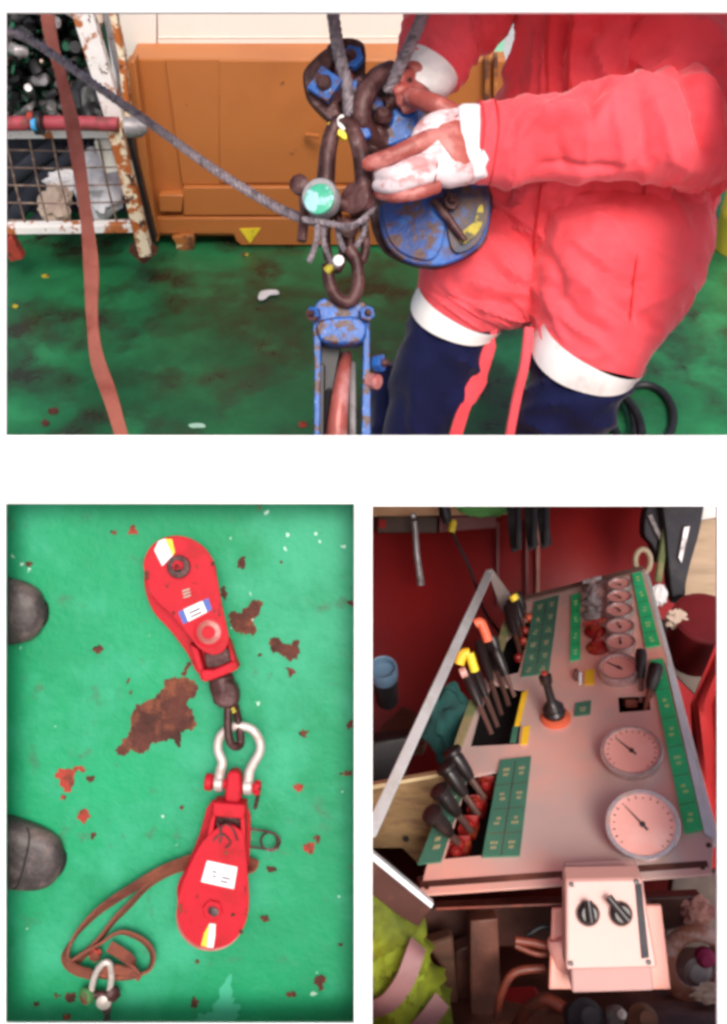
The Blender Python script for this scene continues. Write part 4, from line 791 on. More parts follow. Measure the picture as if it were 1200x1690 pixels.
for (x0, x1, y1, lab) in ((838, 862, 905, 'black strap, leftmost of those hanging above the console'), (866, 888, 902, 'black strap, middle of those hanging above the console'), (888, 908, 900, 'black strap, rightmost of those hanging above the console')):
    t = thing('black_strap', lab, 'strap', P((x0 + x1) / 2, 860, 3.0), 'black straps hanging above the console')
    ribbon(cr([P(x0 + 8, 815, 3.0), P(x0 + 9, 860, 3.02), P(x0 + 14, y1, 3.0)], 8), .034, .014, X + V((0, 0, .4))).build('strap', M['black'], t, bevel=.003)
    MB().tube([P(x1 - 6, 830, 2.98), P(x1 - 6, y1, 2.98), P(x0 + 6, y1 + 2, 2.98)], .010, 8).build('buckle', M['jacket'], t)

# console plate plane
NL, NR, FM = P(690, 1475, 1.86), P(1172, 1442, 1.78), P(965, 962, 2.75)
PN = (NR - NL).cross(FM - NL).normalized()
if PN.z < 0: PN = -PN
def K(px, py, h=0.0):
    r = P(px, py, 1); return r * ((NL.dot(PN) + h) / r.dot(PN))
CON = thing('control_console', 'steel control console with gauges, lever banks and green label plates', 'console', K(930, 1250, -.3))
plate = [(692, 1476), (1174, 1442), (1178, 1386), (1062, 938), (866, 988), (800, 1120), (742, 1285)]
def kprism(l, h0, th): return MB().prism([K(x, y, h0) for x, y in l], PN * th)
# main panel with two real openings for the lever banks and one for small levers
import bmesh
def plate_with_holes(outer, holes, name, m_, th=.006):
    # scan in pixel space: triangulate with holes through bmesh triangle_fill
    bm = bmesh.new()
    def loop(l):
        vs = [bm.verts.new(K(x, y, 0) - wloc(CON)) for x, y in l]
        for i in range(len(vs)): bm.edges.new((vs[i], vs[(i + 1) % len(vs)]))
    loop(outer)
    for hh in holes: loop(hh)
    bmesh.ops.triangle_fill(bm, use_beauty=True, use_dissolve=False, edges=bm.edges[:], normal=PN)
    bmesh.ops.recalc_face_normals(bm, faces=bm.faces)
    me = bpy.data.meshes.new(name); bm.to_mesh(me); bm.free(); me.materials.append(m_)
    o = bpy.data.objects.new(name, me); col.objects.link(o); o.parent = CON
    s_ = o.modifiers.new('t', 'SOLIDIFY'); s_.thickness = th; s_.offset = -1
    return o
H1 = [(732, 1418), (796, 1412), (822, 1272), (772, 1282), (756, 1340)]
H2 = [(776, 1232), (856, 1228), (866, 1138), (812, 1128), (790, 1180)]
H3 = [(1022, 1176), (1074, 1172), (1072, 1146), (1020, 1148)]
H4 = [(822, 1118), (856, 1110), (882, 1010), (846, 1012), (832, 1060)]
plate_with_holes(plate, [H1, H2, H3, H4], 'top_plate', M['steel'])
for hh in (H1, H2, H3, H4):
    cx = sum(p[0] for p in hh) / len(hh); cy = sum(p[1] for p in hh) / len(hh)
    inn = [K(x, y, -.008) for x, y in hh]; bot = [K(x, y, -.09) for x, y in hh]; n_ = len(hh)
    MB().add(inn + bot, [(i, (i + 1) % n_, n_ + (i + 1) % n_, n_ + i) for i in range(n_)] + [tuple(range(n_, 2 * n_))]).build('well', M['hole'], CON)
# front apron, lip
def strip(l, th, ext): return MB().prism([K(x, y, 0) for x, y in l], ext)
fl_, fr_ = K(692, 1477, -.003), K(1174, 1443, -.003)
dn = (-UP * .9 + FW * .25).normalized()
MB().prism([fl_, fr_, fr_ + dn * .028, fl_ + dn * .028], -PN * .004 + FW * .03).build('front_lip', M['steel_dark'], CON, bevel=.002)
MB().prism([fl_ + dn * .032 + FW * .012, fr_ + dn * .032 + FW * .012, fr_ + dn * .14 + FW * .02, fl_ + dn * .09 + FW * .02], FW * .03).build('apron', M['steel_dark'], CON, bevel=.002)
MB().tube([K(720, 1500, -.01), K(930, 1492, -.01)], .0025, 8).build('trim_bead', M['copper'], CON)
# side rail: the long bright edge on the left with its triangular end
r0, r1 = P(606, 1392, 1.78), P(806, 938, 2.70)
MB().prism([P(600, 1372, 1.78), P(618, 1384, 1.78), P(815, 944, 2.70), P(802, 940, 2.70)], V((.004, 0, -.012))).build('guard_rail', M['steel_edge'], CON, bevel=.002)
MB().prism([P(804, 942, 2.70), P(812, 938, 2.70), P(850, 990, 2.72), P(852, 1022, 2.72), P(828, 1010, 2.72)], V((.0, 0, -.01))).build('rail_end', mat('dull_steel', (.30, .25, .23), tone=.1, metal=.4), CON, bevel=.002)
MB().prism([P(604, 1412, 1.74), P(608, 1402, 1.74), P(716, 1492, 1.76), P(712, 1500, 1.76)], V((0, 0, -.02))).build('flange_edge', M['steel_edge'], CON, bevel=.001)
MB().prism([P(606, 1412, 1.75), P(712, 1500, 1.77), P(690, 1530, 1.78), P(660, 1512, 1.78), P(606, 1470, 1.75)], V((0, 0, -.012))).build('flange', M['steel_dark'], CON, bevel=.002)
# right edge rim
kprism([(1099, 1092), (1112, 1120), (1180, 1385), (1163, 1376)], .002, .003).build('edge_strip', mat('pale_blue_edge', (.66, .76, .80), rough=.35, bump=0), CON)  # pale blue colour paints the window's reflection along the steel edge
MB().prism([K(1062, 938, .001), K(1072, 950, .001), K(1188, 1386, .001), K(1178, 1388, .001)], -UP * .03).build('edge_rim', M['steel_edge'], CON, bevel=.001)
MB().prism([K(866, 986, .0015), K(1062, 936, .0015), K(1062, 944, .0015), K(869, 993, .0015)], PN * .006).build('rim', mat('far_rim_steel', (.2, .12, .10), metal=.3), CON, bevel=.001)
# label plates
def quad(a, b_, c_, d_, u, v_): return tuple((a[i] * (1 - u) + b_[i] * u) * (1 - v_) + (d_[i] * (1 - u) + c_[i] * u) * v_ for i in (0, 1))
def labelplate(q4, cols, rows, m_, gm, h0=.002, wgt=.5, skip=()):
    o = kprism(q4, h0, .004).build('label_plate', m_, CON); sub_of(o); k = 0
    for r_ in range(rows):
        for c_ in range(cols):
            if (c_, r_) in skip: continue
            for line in range(2):
                u0 = (c_ + .28 + .06 * ((r_ * 7 + c_ * 3 + line) % 3)) / cols; u1 = (c_ + .72 - .05 * ((r_ * 5 + c_ + line) % 3)) / cols
                v0 = (r_ + .34 + line * .2) / rows; v1 = v0 + .10 / rows
                a = [quad(*q4, u, v_) for u, v_ in ((u0, v0), (u1, v0), (u1, v1), (u0, v1))]
                # broken into short strokes, as worn lettering reads from here
                nst = 3
                for s_ in range(nst):
                    ua, ub = u0 + (u1 - u0) * (s_ + .1) / nst, u0 + (u1 - u0) * (s_ + .75) / nst
                    MB().prism([K(*quad(*q4, uu, vv), h0 + .0045) for uu, vv in ((ua, v0), (ub, v0), (ub, v1), (ua, v1))], PN * .0006).build('lettering', gm, o)
    # grooves between fields
    for c_ in range(1, cols):
        pa, pb = quad(*q4, c_ / cols, .02), quad(*q4, c_ / cols, .98); MB().tube([K(*pa, h0 + .0042), K(*pb, h0 + .0042)], .0009, 4).build('dividing_line', M['steel_dark'], o)
    for r_ in range(1, rows):
        pa, pb = quad(*q4, .03, r_ / rows), quad(*q4, .97, r_ / rows); MB().tube([K(*pa, h0 + .0042), K(*pb, h0 + .0042)], .0007, 4).build('dividing_line', M['steel_dark'], o)
    return o
labelplate([(826, 1256), (877, 1250), (858, 1414), (796, 1416)], 2, 4, M['label_dark'], M['gold'])
labelplate([(883, 994), (923, 984), (906, 1112), (860, 1118)], 2, 6, M['label_dark'], M['gold'])
labelplate([(742, 1296), (772, 1284), (728, 1424), (690, 1428)], 1, 2, M['label_dark'], M['gold'])
labelplate([(1042, 944), (1058, 942), (1090, 1066), (1066, 1070)], 1, 5, M['label_br'], M['goldlt'])
labelplate([(1072, 1092), (1094, 1088), (1160, 1370), (1130, 1376)], 1, 6, M['label_br'], M['goldlt'])
labelplate([(943, 984), (958, 980), (958, 1088), (941, 1092)], 1, 4, M['label_br'], M['goldlt'])
labelplate([(950, 1162), (976, 1158), (974, 1180), (948, 1183)], 1, 1, M['label_dark'], M['gold'])
for l in ([(862, 1144), (872, 1140), (858, 1198), (849, 1200)], [(863, 1201), (875, 1198), (871, 1228), (859, 1230)], [(966, 1107), (981, 1105), (981, 1130), (965, 1131)]): kprism(l, .002, .002).build('yellow_sticker', M['tape'], CON)
kprism([(847, 1200), (856, 1200), (852, 1226), (842, 1226)], .002, .002).build('green_sticker', M['label_dark'], CON)
# olive strips behind the lever banks
kprism([(776, 1160), (790, 1158), (760, 1240), (748, 1240)], .003, .01).build('strip_plate', M['olive'], CON)
kprism([(832, 1030), (846, 1028), (820, 1110), (808, 1110)], .003, .01).build('strip_plate', M['olive'], CON)
for k, l in enumerate(([(738, 1296), (750, 1292), (756, 1312), (748, 1318)], [(724, 1330), (734, 1328), (744, 1350), (736, 1356)])): kprism(l, .006, .004).build('strip_plate', M['label_dark'], CON)
# gauges
def gauge(cx, cy, rpx, face, h, ang, big):
    c0 = K(cx, cy, .002); d = -c0.z; r = rpx * d / F
    ax = (PN * (1 - face) + (-c0).normalized() * face).normalized()
    lift = r * math.sqrt(max(0, 1 - ax.dot(PN) ** 2)) + .002; c0 = K(cx, cy, .002 + lift * .95)
    if face: MB().lathe([(r * .9, -lift * 1.9), (r * .9, .002)], c0, PN.lerp(ax, .5), 36).build('gauge_collar', M['bezel'], CON)
    o = MB().lathe([(r * .93, -.02), (r * .97, 0), (r * 1.0, h * .6), (r * 1.03, h * .8), (r * 1.0, h), (r * .90, h), (r * .88, h * .72), (0.0005, h * .72)], c0, ax, 44).build('gauge', M['bezel'], CON); sub_of(o)
    MB().lathe([(r * .885, h * .70), (r * .885, h * .75)], c0, ax, 40).build('dial', M['dial'], o)
    a = ax.cross(V((0, 1, 0))).normalized(); u_ = a.cross(ax); u_ = u_ if u_.y > 0 else -u_; rt_ = u_.cross(ax)
    if rt_.x < 0: rt_ = -rt_
    dv = rt_ * math.cos(ang) + u_ * math.sin(ang); c1 = c0 + ax * (h * .80)
    MB().prism([c1 - dv * r * .2 + dv.cross(ax) * .0022, c1 + dv * r * .72 + dv.cross(ax) * .0006, c1 + dv * r * .72 - dv.cross(ax) * .0006, c1 - dv * r * .2 - dv.cross(ax) * .0022], ax * .0015).build('needle', M['needle'], o)
    MB().lathe([(r * .08, 0), (r * .08, .003), (.0004, .004)], c1, ax, 12).build('hub', M['needle'], o)
    if big:
        for k in range(19):
            aa = math.radians(-45 + k * 15); q1 = rt_ * math.cos(aa) + u_ * math.sin(aa)
            MB().tube([c1 + q1 * r * .76 - ax * .001, c1 + q1 * r * (.84 if k % 3 else .80) - ax * .0005], .0013, 5).build('tick_mark', M['needle'], o)
gauge(1061, 1366, 57, .55, .020, math.radians(135), True)
gauge(1043, 1247, 48, .30, .022, math.radians(140), True)
gauge(1022, 1112, 33, .10, .024, math.radians(150), True)
for k, (cx, cy, rp) in enumerate(((1025, 1070, 24), (1024, 1044, 23), (1023, 1017, 22), (1023, 995, 20.5), (1023, 974, 19))): gauge(cx, cy, rp, 0, .022, math.radians(100 + 13 * k), False)
# selector valves, two grey and three red
for k, (cx, cy, mn) in enumerate(((978, 975, 'bezel'), (978, 997, 'grey_steel'), (978, 1018, 'grey_steel'), (982, 1045, 'valve'), (986, 1072, 'valve'))):
    c0 = K(cx, cy, 0); o = MB().lathe([(.026, 0), (.028, .008), (.022, .014), (.012, .018), (.012, .034), (.008, .038)], c0, PN, 18).build('valve', M[mn], CON); sub_of(o)
    a = PN.cross(V((0, 1, 0))).normalized(); dv = (a * math.cos(.6 + k) + PN.cross(a) * math.sin(.6 + k))
    MB().tube([c0 + PN * .034 - dv * .028, c0 + PN * .036 + dv * .028], .006, 8).build('handle', M['valve' if k > 2 else 'grey_steel'], o)
# joystick
c0 = K(918, 1188, 0)
j = MB().lathe([(.034, 0), (.034, .010), (.028, .014)], c0, PN, 28).build('joystick_ring', M['orange'], CON); sub_of(j)
MB().lathe([(.024, .012), (.027, .022), (.022, .03), (.025, .036), (.018, .044), (.010, .055), (.0095, .10), (.014, .105), (.015, .122), (.008, .128)], c0, (PN + V((-.15, .15, 0))), 20).build('joystick_boot', M['lever'], j)
MB().lathe([(.007, .126), (.007, .133)], c0, (PN + V((-.15, .15, 0))), 12).build('button', M['rust_red'], j)
# levers: near bank, middle bank, far bank
def lever(bx, by, tx, ty, dd, rod, grip, rr_=.0085, gm='lever', tip=None):
    rr_ *= 1.4
    b0 = K(bx, by, -.02); t0 = P(tx, ty, dd); mid = b0.lerp(t0, .5)
    o = MB().tube([b0, b0.lerp(t0, .45)], rr_ * .5, 8).build('lever', M[rod], CON); sub_of(o)
    MB().tube([b0.lerp(t0, .45), b0.lerp(t0, .6), b0.lerp(t0, .9), t0], [rr_ * .7, rr_ * 1.0, rr_ * 1.15, rr_ * .9], 12).build('grip', M[gm], o)
    if tip: MB().lathe([(rr_ * 1.2, 0), (rr_ * 1.5, .004), (rr_ * 1.5, .012), (rr_, .017)], b0.lerp(t0, .97), (t0 - b0), 14).build('tip', M[tip], o)
for (bx, by, tx, ty) in ((764, 1400, 716, 1346), (778, 1372, 728, 1308), (790, 1345, 738, 1270), (800, 1318, 748, 1244)): lever(bx, by, tx, ty, -K(tx, ty).z - .12, 'lever_rod', 1, .0105, tip='lever')
for (x, y) in ((748, 1400), (762, 1366), (776, 1332), (790, 1300), (742, 1412)):
    MB().box(K(x + 12, y, -.035), (.034, .03, .03), (X, V((.3, 1, 0)).normalized(), PN)).lathe([(.010, 0), (.012, .012), (.008, .02)], K(x + 12, y, -.02), PN, 14).build('spool_valve', M['valve'], CON)
for (bx, by, tx, ty, c_) in ((812, 1212, 768, 1108, 'yellow'), (822, 1200, 778, 1092, 'yellow'), (828, 1180, 790, 1060, 'orange'), (840, 1165, 800, 1042, 'orange'), (834, 1120, 812, 1050, None), (850, 1150, 818, 1072, None)): lever(bx, by, tx, ty, -K(tx, ty).z - .14, 'lever_rod', 1, .0085)
for (pts, mn, r_) in (([(758, 1096), (764, 1080), (774, 1078)], 'tape', .011), ([(775, 1078), (784, 1108)], 'yellow', .0095), ([(760, 1112), (770, 1108)], 'salmon', .011), ([(784, 1030), (794, 1028), (806, 1058)], 'orange', .010)):
    MB().tube(cr([P(x, y, 2.02) for x, y in pts], 4), r_, 12).build('lever_cap', M[mn], CON)
for (bx, by, tx, ty) in ((862, 1090, 838, 1000), (866, 1068, 842, 992), (870, 1048, 846, 985), (874, 1030, 852, 978)): lever(bx, by, tx, ty, -K(tx, ty).z - .12, 'steel_dark', 1, .0095)
MB().tube([P(846, 982, 2.36), P(851, 990, 2.36)], .011, 10).build('lever_cap', M['yellow'], CON)
for (x, y, mn) in ((874, 1024, 'orange'), (864, 1062, 'valve'), (856, 1090, 'valve'), (868, 1045, 'valve')): MB().lathe([(.010, 0), (.011, .012), (.006, .018)], K(x, y, -.01), PN, 12).build('spool_valve', M[mn], CON)
lever(1058, 1160, 1058, 1072, -K(1058, 1072).z - .10, 'lever_rod', 1, .009); lever(1066, 1172, 1084, 1096, -K(1084, 1096).z - .08, 'copper', 1, .0115)
MB().lathe([(.006, 0), (.009, .01), (.005, .03)], K(952, 1122, 0), PN, 10).build('toggle', M['lever_rod'], CON); MB().box(K(957, 1120, .01), (.006, .03, .01)).build('toggle', M['grey_steel'], CON)
MB().box(K(1040, 1160, -.03), (.03, .02, .03)).build('spool_valve', M['copper'], CON, bevel=.003)
# screws on the plate
for (x, y) in ((705, 1465), (1160, 1432), (930, 1450), (1060, 960), (1170, 1395)): MB().lathe([(.005, 0), (.005, .002), (.003, .003)], K(x, y, .001), PN, 10).build('screw', M['steel_dark'], CON)
# stand under the plate
for l, d_ in (([(776, 1520), (822, 1516), (830, 1720), (776, 1720)], 1.92), ([(752, 1570), (776, 1560), (776, 1720), (756, 1720)], 2.0), ([(1040, 1500), (1080, 1498), (1075, 1560), (1042, 1560)], 2.0)):
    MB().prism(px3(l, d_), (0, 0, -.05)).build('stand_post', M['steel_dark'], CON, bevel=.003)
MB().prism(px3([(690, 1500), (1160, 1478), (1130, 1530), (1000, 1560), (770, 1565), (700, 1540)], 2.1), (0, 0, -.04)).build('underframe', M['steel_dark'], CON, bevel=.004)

# control box
CB = thing('switch_box', 'salmon pink switch box with two black rotary switches, hung below the console', 'switch box', P(1008, 1620, 1.72))
F0 = [(934, 1452), (1054, 1450), (1082, 1594), (936, 1598)]
MB().prism([P(934, 1452, 1.70), P(1060, 1450, 1.70), P(1086, 1598, 1.655), P(934, 1602, 1.655)], V((0, .012, -.035))).build('lid', M['salmon'], CB, bevel=.004)
MB().prism([P(938, 1456, 1.738), P(1062, 1452, 1.738), P(1080, 1636, 1.690), P(944, 1640, 1.690)], V((0, .02, -.05))).build('case', mat('case_paint', (.52, .30, .28), tone=.06), CB, bevel=.004)
MB().prism([P(912, 1500, 1.78), P(1092, 1494, 1.78), P(1108, 1634, 1.75), P(906, 1634, 1.75)], (0, 0, -.01)).build('backing_plate', M['salmon2'], CB, bevel=.003)
def BP(x, y, off=0):      # point on the lid's face
    a, b_, c_ = P(934, 1452, 1.70), P(1060, 1450, 1.70), P(934, 1602, 1.655); n_ = (b_ - a).cross(c_ - a).normalized(); n_ = n_ if n_.z > 0 else -n_
    r = P(x, y, 1); return r * ((a.dot(n_) + off) / r.dot(n_)), n_
for (x, y, ang) in ((970, 1508, 95), (1024, 1508, 128)):
    c0, n_ = BP(x, y); o = MB().lathe([(.019, 0), (.019, .003), (.0155, .005), (.0155, .014), (.013, .017)], c0, n_, 26).build('rotary_switch', M['lever'], CB); sub_of(o)
    a = math.radians(ang); dv = V((math.cos(a), math.sin(a), 0)); dv = (dv - n_ * dv.dot(n_)).normalized(); L_ = .022 if ang < 100 else .036
    MB().tube([c0 + n_ * .02 - dv * .012, c0 + n_ * .02 + dv * L_ * .6, c0 + n_ * .02 + dv * L_], [.008, .0065, .007], 12).build('knob', M['lever'], o)
    MB().lathe([(.0195, 0), (.0215, .0005), (.0215, .0018), (.0195, .002)], c0, n_, 28).build('collar', M['steel_dark'], o)
l_ = [BP(x, y, .001)[0] for x, y in ((1048, 1458), (1058, 1458), (1071, 1580), (1059, 1582))]
MB().prism(l_, BP(1050, 1500)[1] * .002).build('name_strip', M['jacket'], CB)
for (x, y) in ((943, 1460), (1050, 1455), (942, 1590), (1070, 1588)):
    c0, n_ = BP(x, y); MB().lathe([(.0045, 0), (.0045, .003), (.002, .0035)], c0, n_, 10).build('screw', M['lever'], CB)
# conduit clutter left of the box
cd = thing('cable_conduit', 'orange-brown conduit cables bunched at the left of the switch box', 'cable', P(880, 1580, 1.8))
for k, l in enumerate(([(850, 1552), (880, 1556), (905, 1560), (930, 1545)], [(850, 1560), (890, 1575), (930, 1570)], [(820, 1680), (828, 1640), (850, 1605), (900, 1598)], [(870, 1545), (895, 1530), (930, 1535)])):
    MB().tube(cr([P(x, y, 1.80 + .01 * k) for x, y in l], 6), .006 if k % 2 else .008, 10).build('cable', M['copper' if k != 3 else 'black'], cd)
MB().lathe([(.016, 0), (.02, .01), (.02, .05), (.014, .06)], P(918, 1548, 1.77), V((.3, -1, 0)), 14).build('gland', M['salmon2'], cd)
# dark valves and bottles under the box
for (x, y, r_, mn, nm, lab, cat) in ((960, 1672, .034, 'jacket', 'dark_filter', 'dark round filter housing directly under the switch box', 'filter'), (1010, 1668, .018, 'grey_steel', 'steel_fitting', 'small bright steel fitting under the switch box', 'fitting'), (1052, 1676, .030, 'wood', 'brown_pump', 'brown pump body under the right corner of the switch box', 'pump')):
    o = MB().lathe([(r_ * .6, -.01), (r_, .0), (r_, .03), (r_ * .7, .04), (r_ * .5, .06)], P(x, y + 10, 1.80), V((.1, .6, 1)), 20).build(nm, M[mn], bevel=.001); tag(o, lab, cat)
tag(MB().tube(cr([P(930, 1664, 1.8), P(900, 1650, 1.82), P(870, 1668, 1.84), P(850, 1700, 1.86)], 6), .012, 10).build('black_pipe', M['copper']), 'rusty pipe bending down left of the dark filter', 'pipe')
tag(MB().prism(px3([(826, 1668), (900, 1664), (905, 1720), (826, 1720)], 1.95), (0, 0, -.1)).build('red_tank', M['red_cloth'], bevel=.01), 'bright red tank at the bottom under the console', 'tank')
# right lower clutter
tag(MB().prism(px3([(1112, 1440), (1200, 1440), (1200, 1720), (1060, 1720), (1085, 1640)], 2.3), (0, 0, -.03)).build('brown_board', mat('brown_grey_panel', (.16, .12, .10), (.08, .05, .04), .45, .6, 6, tone=.3), bevel=.004), 'brown grey panel at lower right behind the switch box', 'panel')
t = thing('cable_reel', 'brown ring reel with a magenta core at the lower right edge', 'reel', P(1150, 1590, 2.0))
MB().tube([P(1150, 1592, 2.0) + V((math.cos(a) * .062, math.sin(a) * .066, 0)) for a in [k * math.pi / 20 for k in range(40)]], .018, 12, closed=True).build('ring', mat('reel_brown', (.38, .14, .08), (.6, .4, .35), .5, .6, 14), t)
MB().lathe([(.018, 0), (.02, .02), (.012, .03)], P(1160, 1575, 2.0), (0, 0, 1), 16).build('core', mat('magenta_plastic', (.35, .02, .10)), t)
MB().lathe([(.02, 0), (.03, .01), (.02, .02)], P(1150, 1600, 2.0), (0, 0, 1), 16).build('hub', M['grey_steel'], t)
tag(blob(P(1172, 1640, 1.95), .03, (1.2, .6, .5), .5, 2.4, 9, fine=.1).build('pale_rag', M['beige']), 'small pale rag below the brown ring reel', 'rag')
tag(blob(P(1150, 1505, 2.1), .035, (1, .8, .5), .6, 2.4, 19, fine=.1).build('pinkish_rag', M['pinkrag']), 'pinkish brown rag above the brown ring reel', 'rag')
tag(MB().prism(px3([(1120, 1650), (1185, 1645), (1185, 1710), (1110, 1710)], 2.05), (0, 0, -.05)).build('red_box', mat('crimson_box', (.28, .02, .03)), bevel=.006), 'crimson box at the bottom right corner', 'box')
# right side: curtain, drum, jackets, roll
cu = MB(); vs = []; nn = 30
for i in range(nn):
    for jx in range(12):
        x = 1182 - (i / (nn - 1)) * 0 + jx * 5; y = 1060 + i * 13; x0 = 1178 - max(0, (1240 - y)) * .02
        xx = 1140 + (y - 1160) * .09 if y > 1160 else 1182 - (y - 1060) * .42
        vs.append(P(xx + jx * 7, y, 2.5 + .02 * math.sin(jx * 1.3 + i * .15)))
cu.add(vs, [(i * 12 + k, i * 12 + k + 1, (i + 1) * 12 + k + 1, (i + 1) * 12 + k) for i in range(nn - 1) for k in range(11)])
o = tag(cu.build('red_curtain', M['red_cloth']), 'dark red cloth hanging along the right edge of the console', 'cloth'); q = o.modifiers.new('t', 'SOLIDIFY'); q.thickness = .004
t = thing('maroon_bucket', 'round maroon bucket standing to the right of the console', 'bucket', P(1150, 1050, 2.7))
MB().lathe([(.075, -.06), (.085, 0), (.088, .10), (.080, .11)], P(1150, 1060, 2.72), UP, 28).build('body', M['maroon'], t); MB().tube([P(1150, 1060, 2.72) + UP * .105 + (X * math.cos(a) + FW * math.sin(a)) * .086 for a in [k * math.pi / 16 for k in range(32)]], .004, 6, closed=True).build('rim', M['maroon'], t)
for (l, d_, mn, lab, cat, nm) in (
    ([(1070, 835), (1092, 838), (1106, 870), (1088, 930), (1078, 900), (1064, 880)], 2.95, 'jacket', 'dark grey folded garment hanging nearest the roll of tape', 'garment', 'hanging_jacket'),
    ([(1096, 800), (1160, 800), (1158, 862), (1140, 930), (1124, 992), (1110, 985), (1104, 930), (1100, 880)], 2.9, 'jacket', 'charcoal jacket with a pale grey stripe hanging at the upper right', 'jacket', 'hanging_jacket')):
    t = thing(nm, lab, cat, P(l[0][0], l[0][1], d_), 'dark clothes hanging at upper right')
    MB().prism(outline(l, d_, 4), (0, 0, -.06)).build('cloth', M[mn], t, bevel=.012)
    if 'stripe' in lab: MB().prism(px3([(1128, 870), (1138, 868), (1124, 930), (1119, 920)], d_ - .008), (0, 0, .006)).build('reflective_stripe', M['grey_steel'], t, bevel=.001)
    else: MB().tube(cr(px3([(1072, 850), (1086, 880), (1098, 900)], d_ - .01), 5), .008, 8).build('fold', M['grey_steel'], t)
tag(MB().tube([P(1061, 926, 2.8) + V((math.cos(a) * .022, math.sin(a) * .034, 0)) for a in [k * math.pi / 16 for k in range(32)]], .0085, 10, closed=True).build('tape_roll', M['ring']), 'roll of beige tape hanging just beyond the console\'s far corner', 'tape roll')
tag(MB().prism(px3([(1140, 862), (1200, 852), (1200, 1010), (1128, 1004)], 3.0), (0, 0, -.02)).build('tan_partition', M['tan'], bevel=.003), 'tan board standing behind the charcoal jacket at upper right', 'board')
tag(MB().prism(px3([(1148, 800), (1210, 800), (1210, 858), (1150, 862)], 3.05), (0, 0, -.02)).build('white_cabinet', M['board'], bevel=.003), 'white cabinet corner at the top right above the tan board', 'cabinet')  # bright window, its light given as white paint on a board
tag(blob(P(1088, 982, 2.7), .022, (1, 1.3, .6), .3, 2.4, 5).build('paper_cup', M['sticker']), 'white crumpled paper cup beside the far right edge of the console', 'cup')
tag(blob(P(1116, 1022, 2.65), .026, (1, .9, .6), .6, 2.4, 7, fine=.1).build('paper_wad', M['beige']), 'wad of pale paper between the paper cup and the maroon bucket', 'paper')
tag(blob(P(1180, 1010, 2.75), .03, (1, 1, .6), .4, 2.4, 8).build('hivis_scrap', M['hivis']), 'bit of yellow-green high visibility cloth above the maroon bucket', 'cloth')
tag(blob(P(1150, 995, 2.85), .05, (1.4, .5, .5), .5, 2.4, 11).build('black_bag', M['black']), 'black bag lying under the tan board', 'bag')
tag(MB().prism(px3([(1092, 1020), (1180, 1080), (1180, 1180), (1110, 1110)], 2.9), (0, 0, -.02)).build('grey_brown_board', mat('dull_board', (.12, .08, .06), tone=.3), bevel=.003), 'dull brown board beneath the maroon bucket', 'board')
tag(MB().tube(cr([P(1100, 870, 2.93), P(1092, 920, 2.93), P(1086, 960, 2.93)], 5), .012, 8).build('grey_hose', M['olive']), 'grey green hose hanging beside the roll of tape', 'hose')

# left side: bench, mug, teal cloth, wooden box, hi-vis person
tag(MB().prism([P(x, y, d_) for x, y, d_ in ((600, 1230, 2.5), (664, 1165, 3.1), (720, 1190, 3.1), (700, 1230, 2.5))], UP * -.05).build('wooden_bench', M['wood'], bevel=.004), 'dark brown wooden bench top under the blue-rimmed mug', 'bench')
mg = thing('travel_mug', 'black travel mug with a blue-grey rim on the bench at left', 'mug', P(636, 1160, 2.55))
c0 = P(640, 1158, 2.55); ax = (UP + V((-.1, 0, 0))).normalized()
MB().lathe([(.026, 0), (.030, .01), (.034, .10), (.034, .115)], c0, ax, 26).build('body', M['black'], mg)
MB().lathe([(.036, .112), (.037, .118), (.037, .150), (.035, .154), (.031, .152), (.030, .13), (.002, .128)], c0, ax, 26).build('rim', M['mug'], mg)
tc = blob(P(738, 1190, 2.35), .075, (.75, 1.1, .5), .5, 2.0, 15, n=26, fine=.06)
tag(tc.build('teal_cloth', M['teal']), 'dark teal cloth crumpled beside the console\'s left edge', 'cloth')
wb = thing('wooden_box', 'open old plywood box to the left of the console', 'box', P(680, 1350, 2.1))
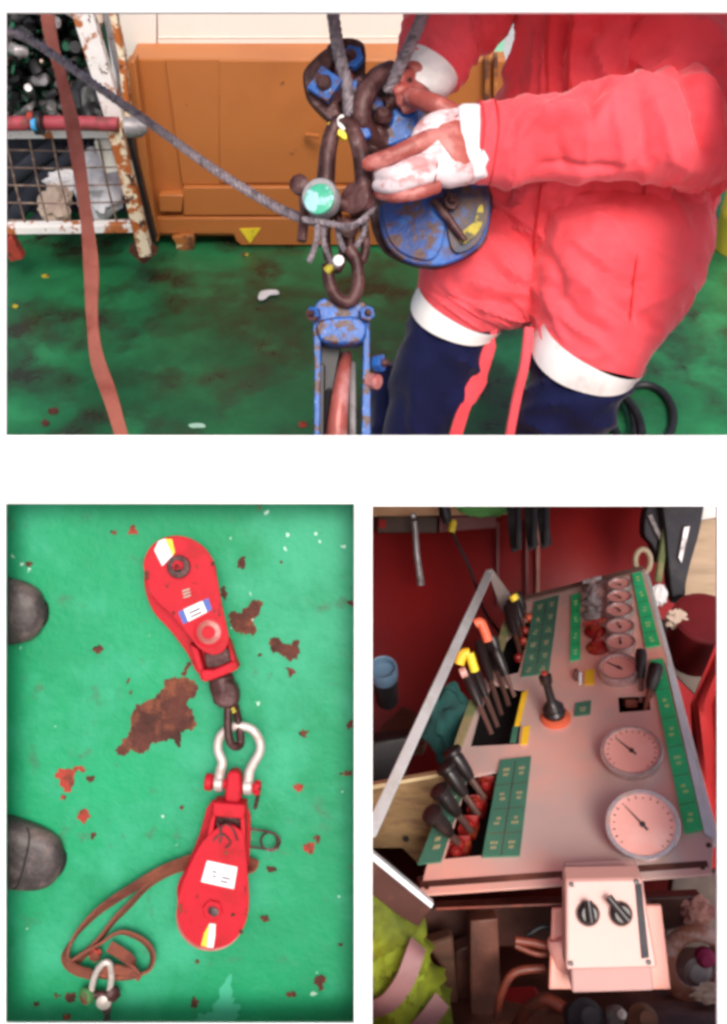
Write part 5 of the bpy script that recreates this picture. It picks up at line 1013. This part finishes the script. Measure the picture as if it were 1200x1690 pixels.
MB().prism(px3([(612, 1296), (735, 1276), (712, 1400), (694, 1430), (664, 1400), (612, 1400)], 2.1), (0, 0, -.02)).build('front_board', M['ply'], wb, bevel=.002)
MB().prism([P(610, 1297, 2.095), P(735, 1275, 2.095), P(735, 1281, 2.095), P(610, 1304, 2.095)], (0, 0, -.03)).build('top_edge', mat('pale_edge', (.60, .48, .26), tone=.2), wb, bevel=.001)
MB().lathe([(.006, 0), (.007, .003)], P(670, 1384, 2.09), (0, 0, 1), 10).build('knot', M['hole'], wb)
tag(MB().prism(px3([(612, 1225), (680, 1215), (650, 1290), (612, 1296)], 2.4), (0, 0, -.1)).build('black_case', M['black'], bevel=.006), 'black case between the bench and the plywood box', 'case')
hv = thing('person', 'person in yellow-green high visibility jacket with grey bands at the lower left of the console', 'person', P(650, 1610, 1.85))
hf = folds2(folds((1, .5, 0), 12, .020, 61, 1.6), (1, .8, 0), .016, 4)
loft([(596, 1440, 1.84, 18, .05), (618, 1480, 1.85, 36, .07), (630, 1530, 1.86, 58, .09), (642, 1600, 1.86, 68, .10), (655, 1670, 1.86, 76, .10), (660, 1740, 1.87, 80, .10)], 80, 12, hf).build('jacket', M['hivis'], hv)
def band(pts, wid):
    ribbon([P(*q) for q in cr(pts, 8)], wid, .004, V((-.75, .6, .1))).build('reflective_band', M['tape_pink'], hv)
band([(606, 1668, 1.742), (640, 1655, 1.732), (668, 1618, 1.73), (684, 1575, 1.74), (690, 1558, 1.76)], .036)
band([(668, 1720, 1.735), (700, 1690, 1.738), (730, 1650, 1.76)], .036)
t = MB().tube(cr([P(608, 1425, 1.74), P(640, 1440, 1.75), P(680, 1468, 1.76), P(714, 1486, 1.76)], 5), .0028, 8)
tag(MB().prism(px3([(700, 1560), (748, 1545), (760, 1690), (735, 1720), (722, 1640), (730, 1600)], 1.98), (0, 0, -.05)).build('brown_coat', M['wood'], bevel=.008), 'brown coat edge between the high visibility jacket and the console stand', 'coat')

# ---------------------------------------------------------------- set the whole place upright
for o in list(sc.objects):
    if o.parent is None and o.type in ('MESH', 'EMPTY'):
        o.matrix_world = STAGE @ Matrix.Translation(o.location)
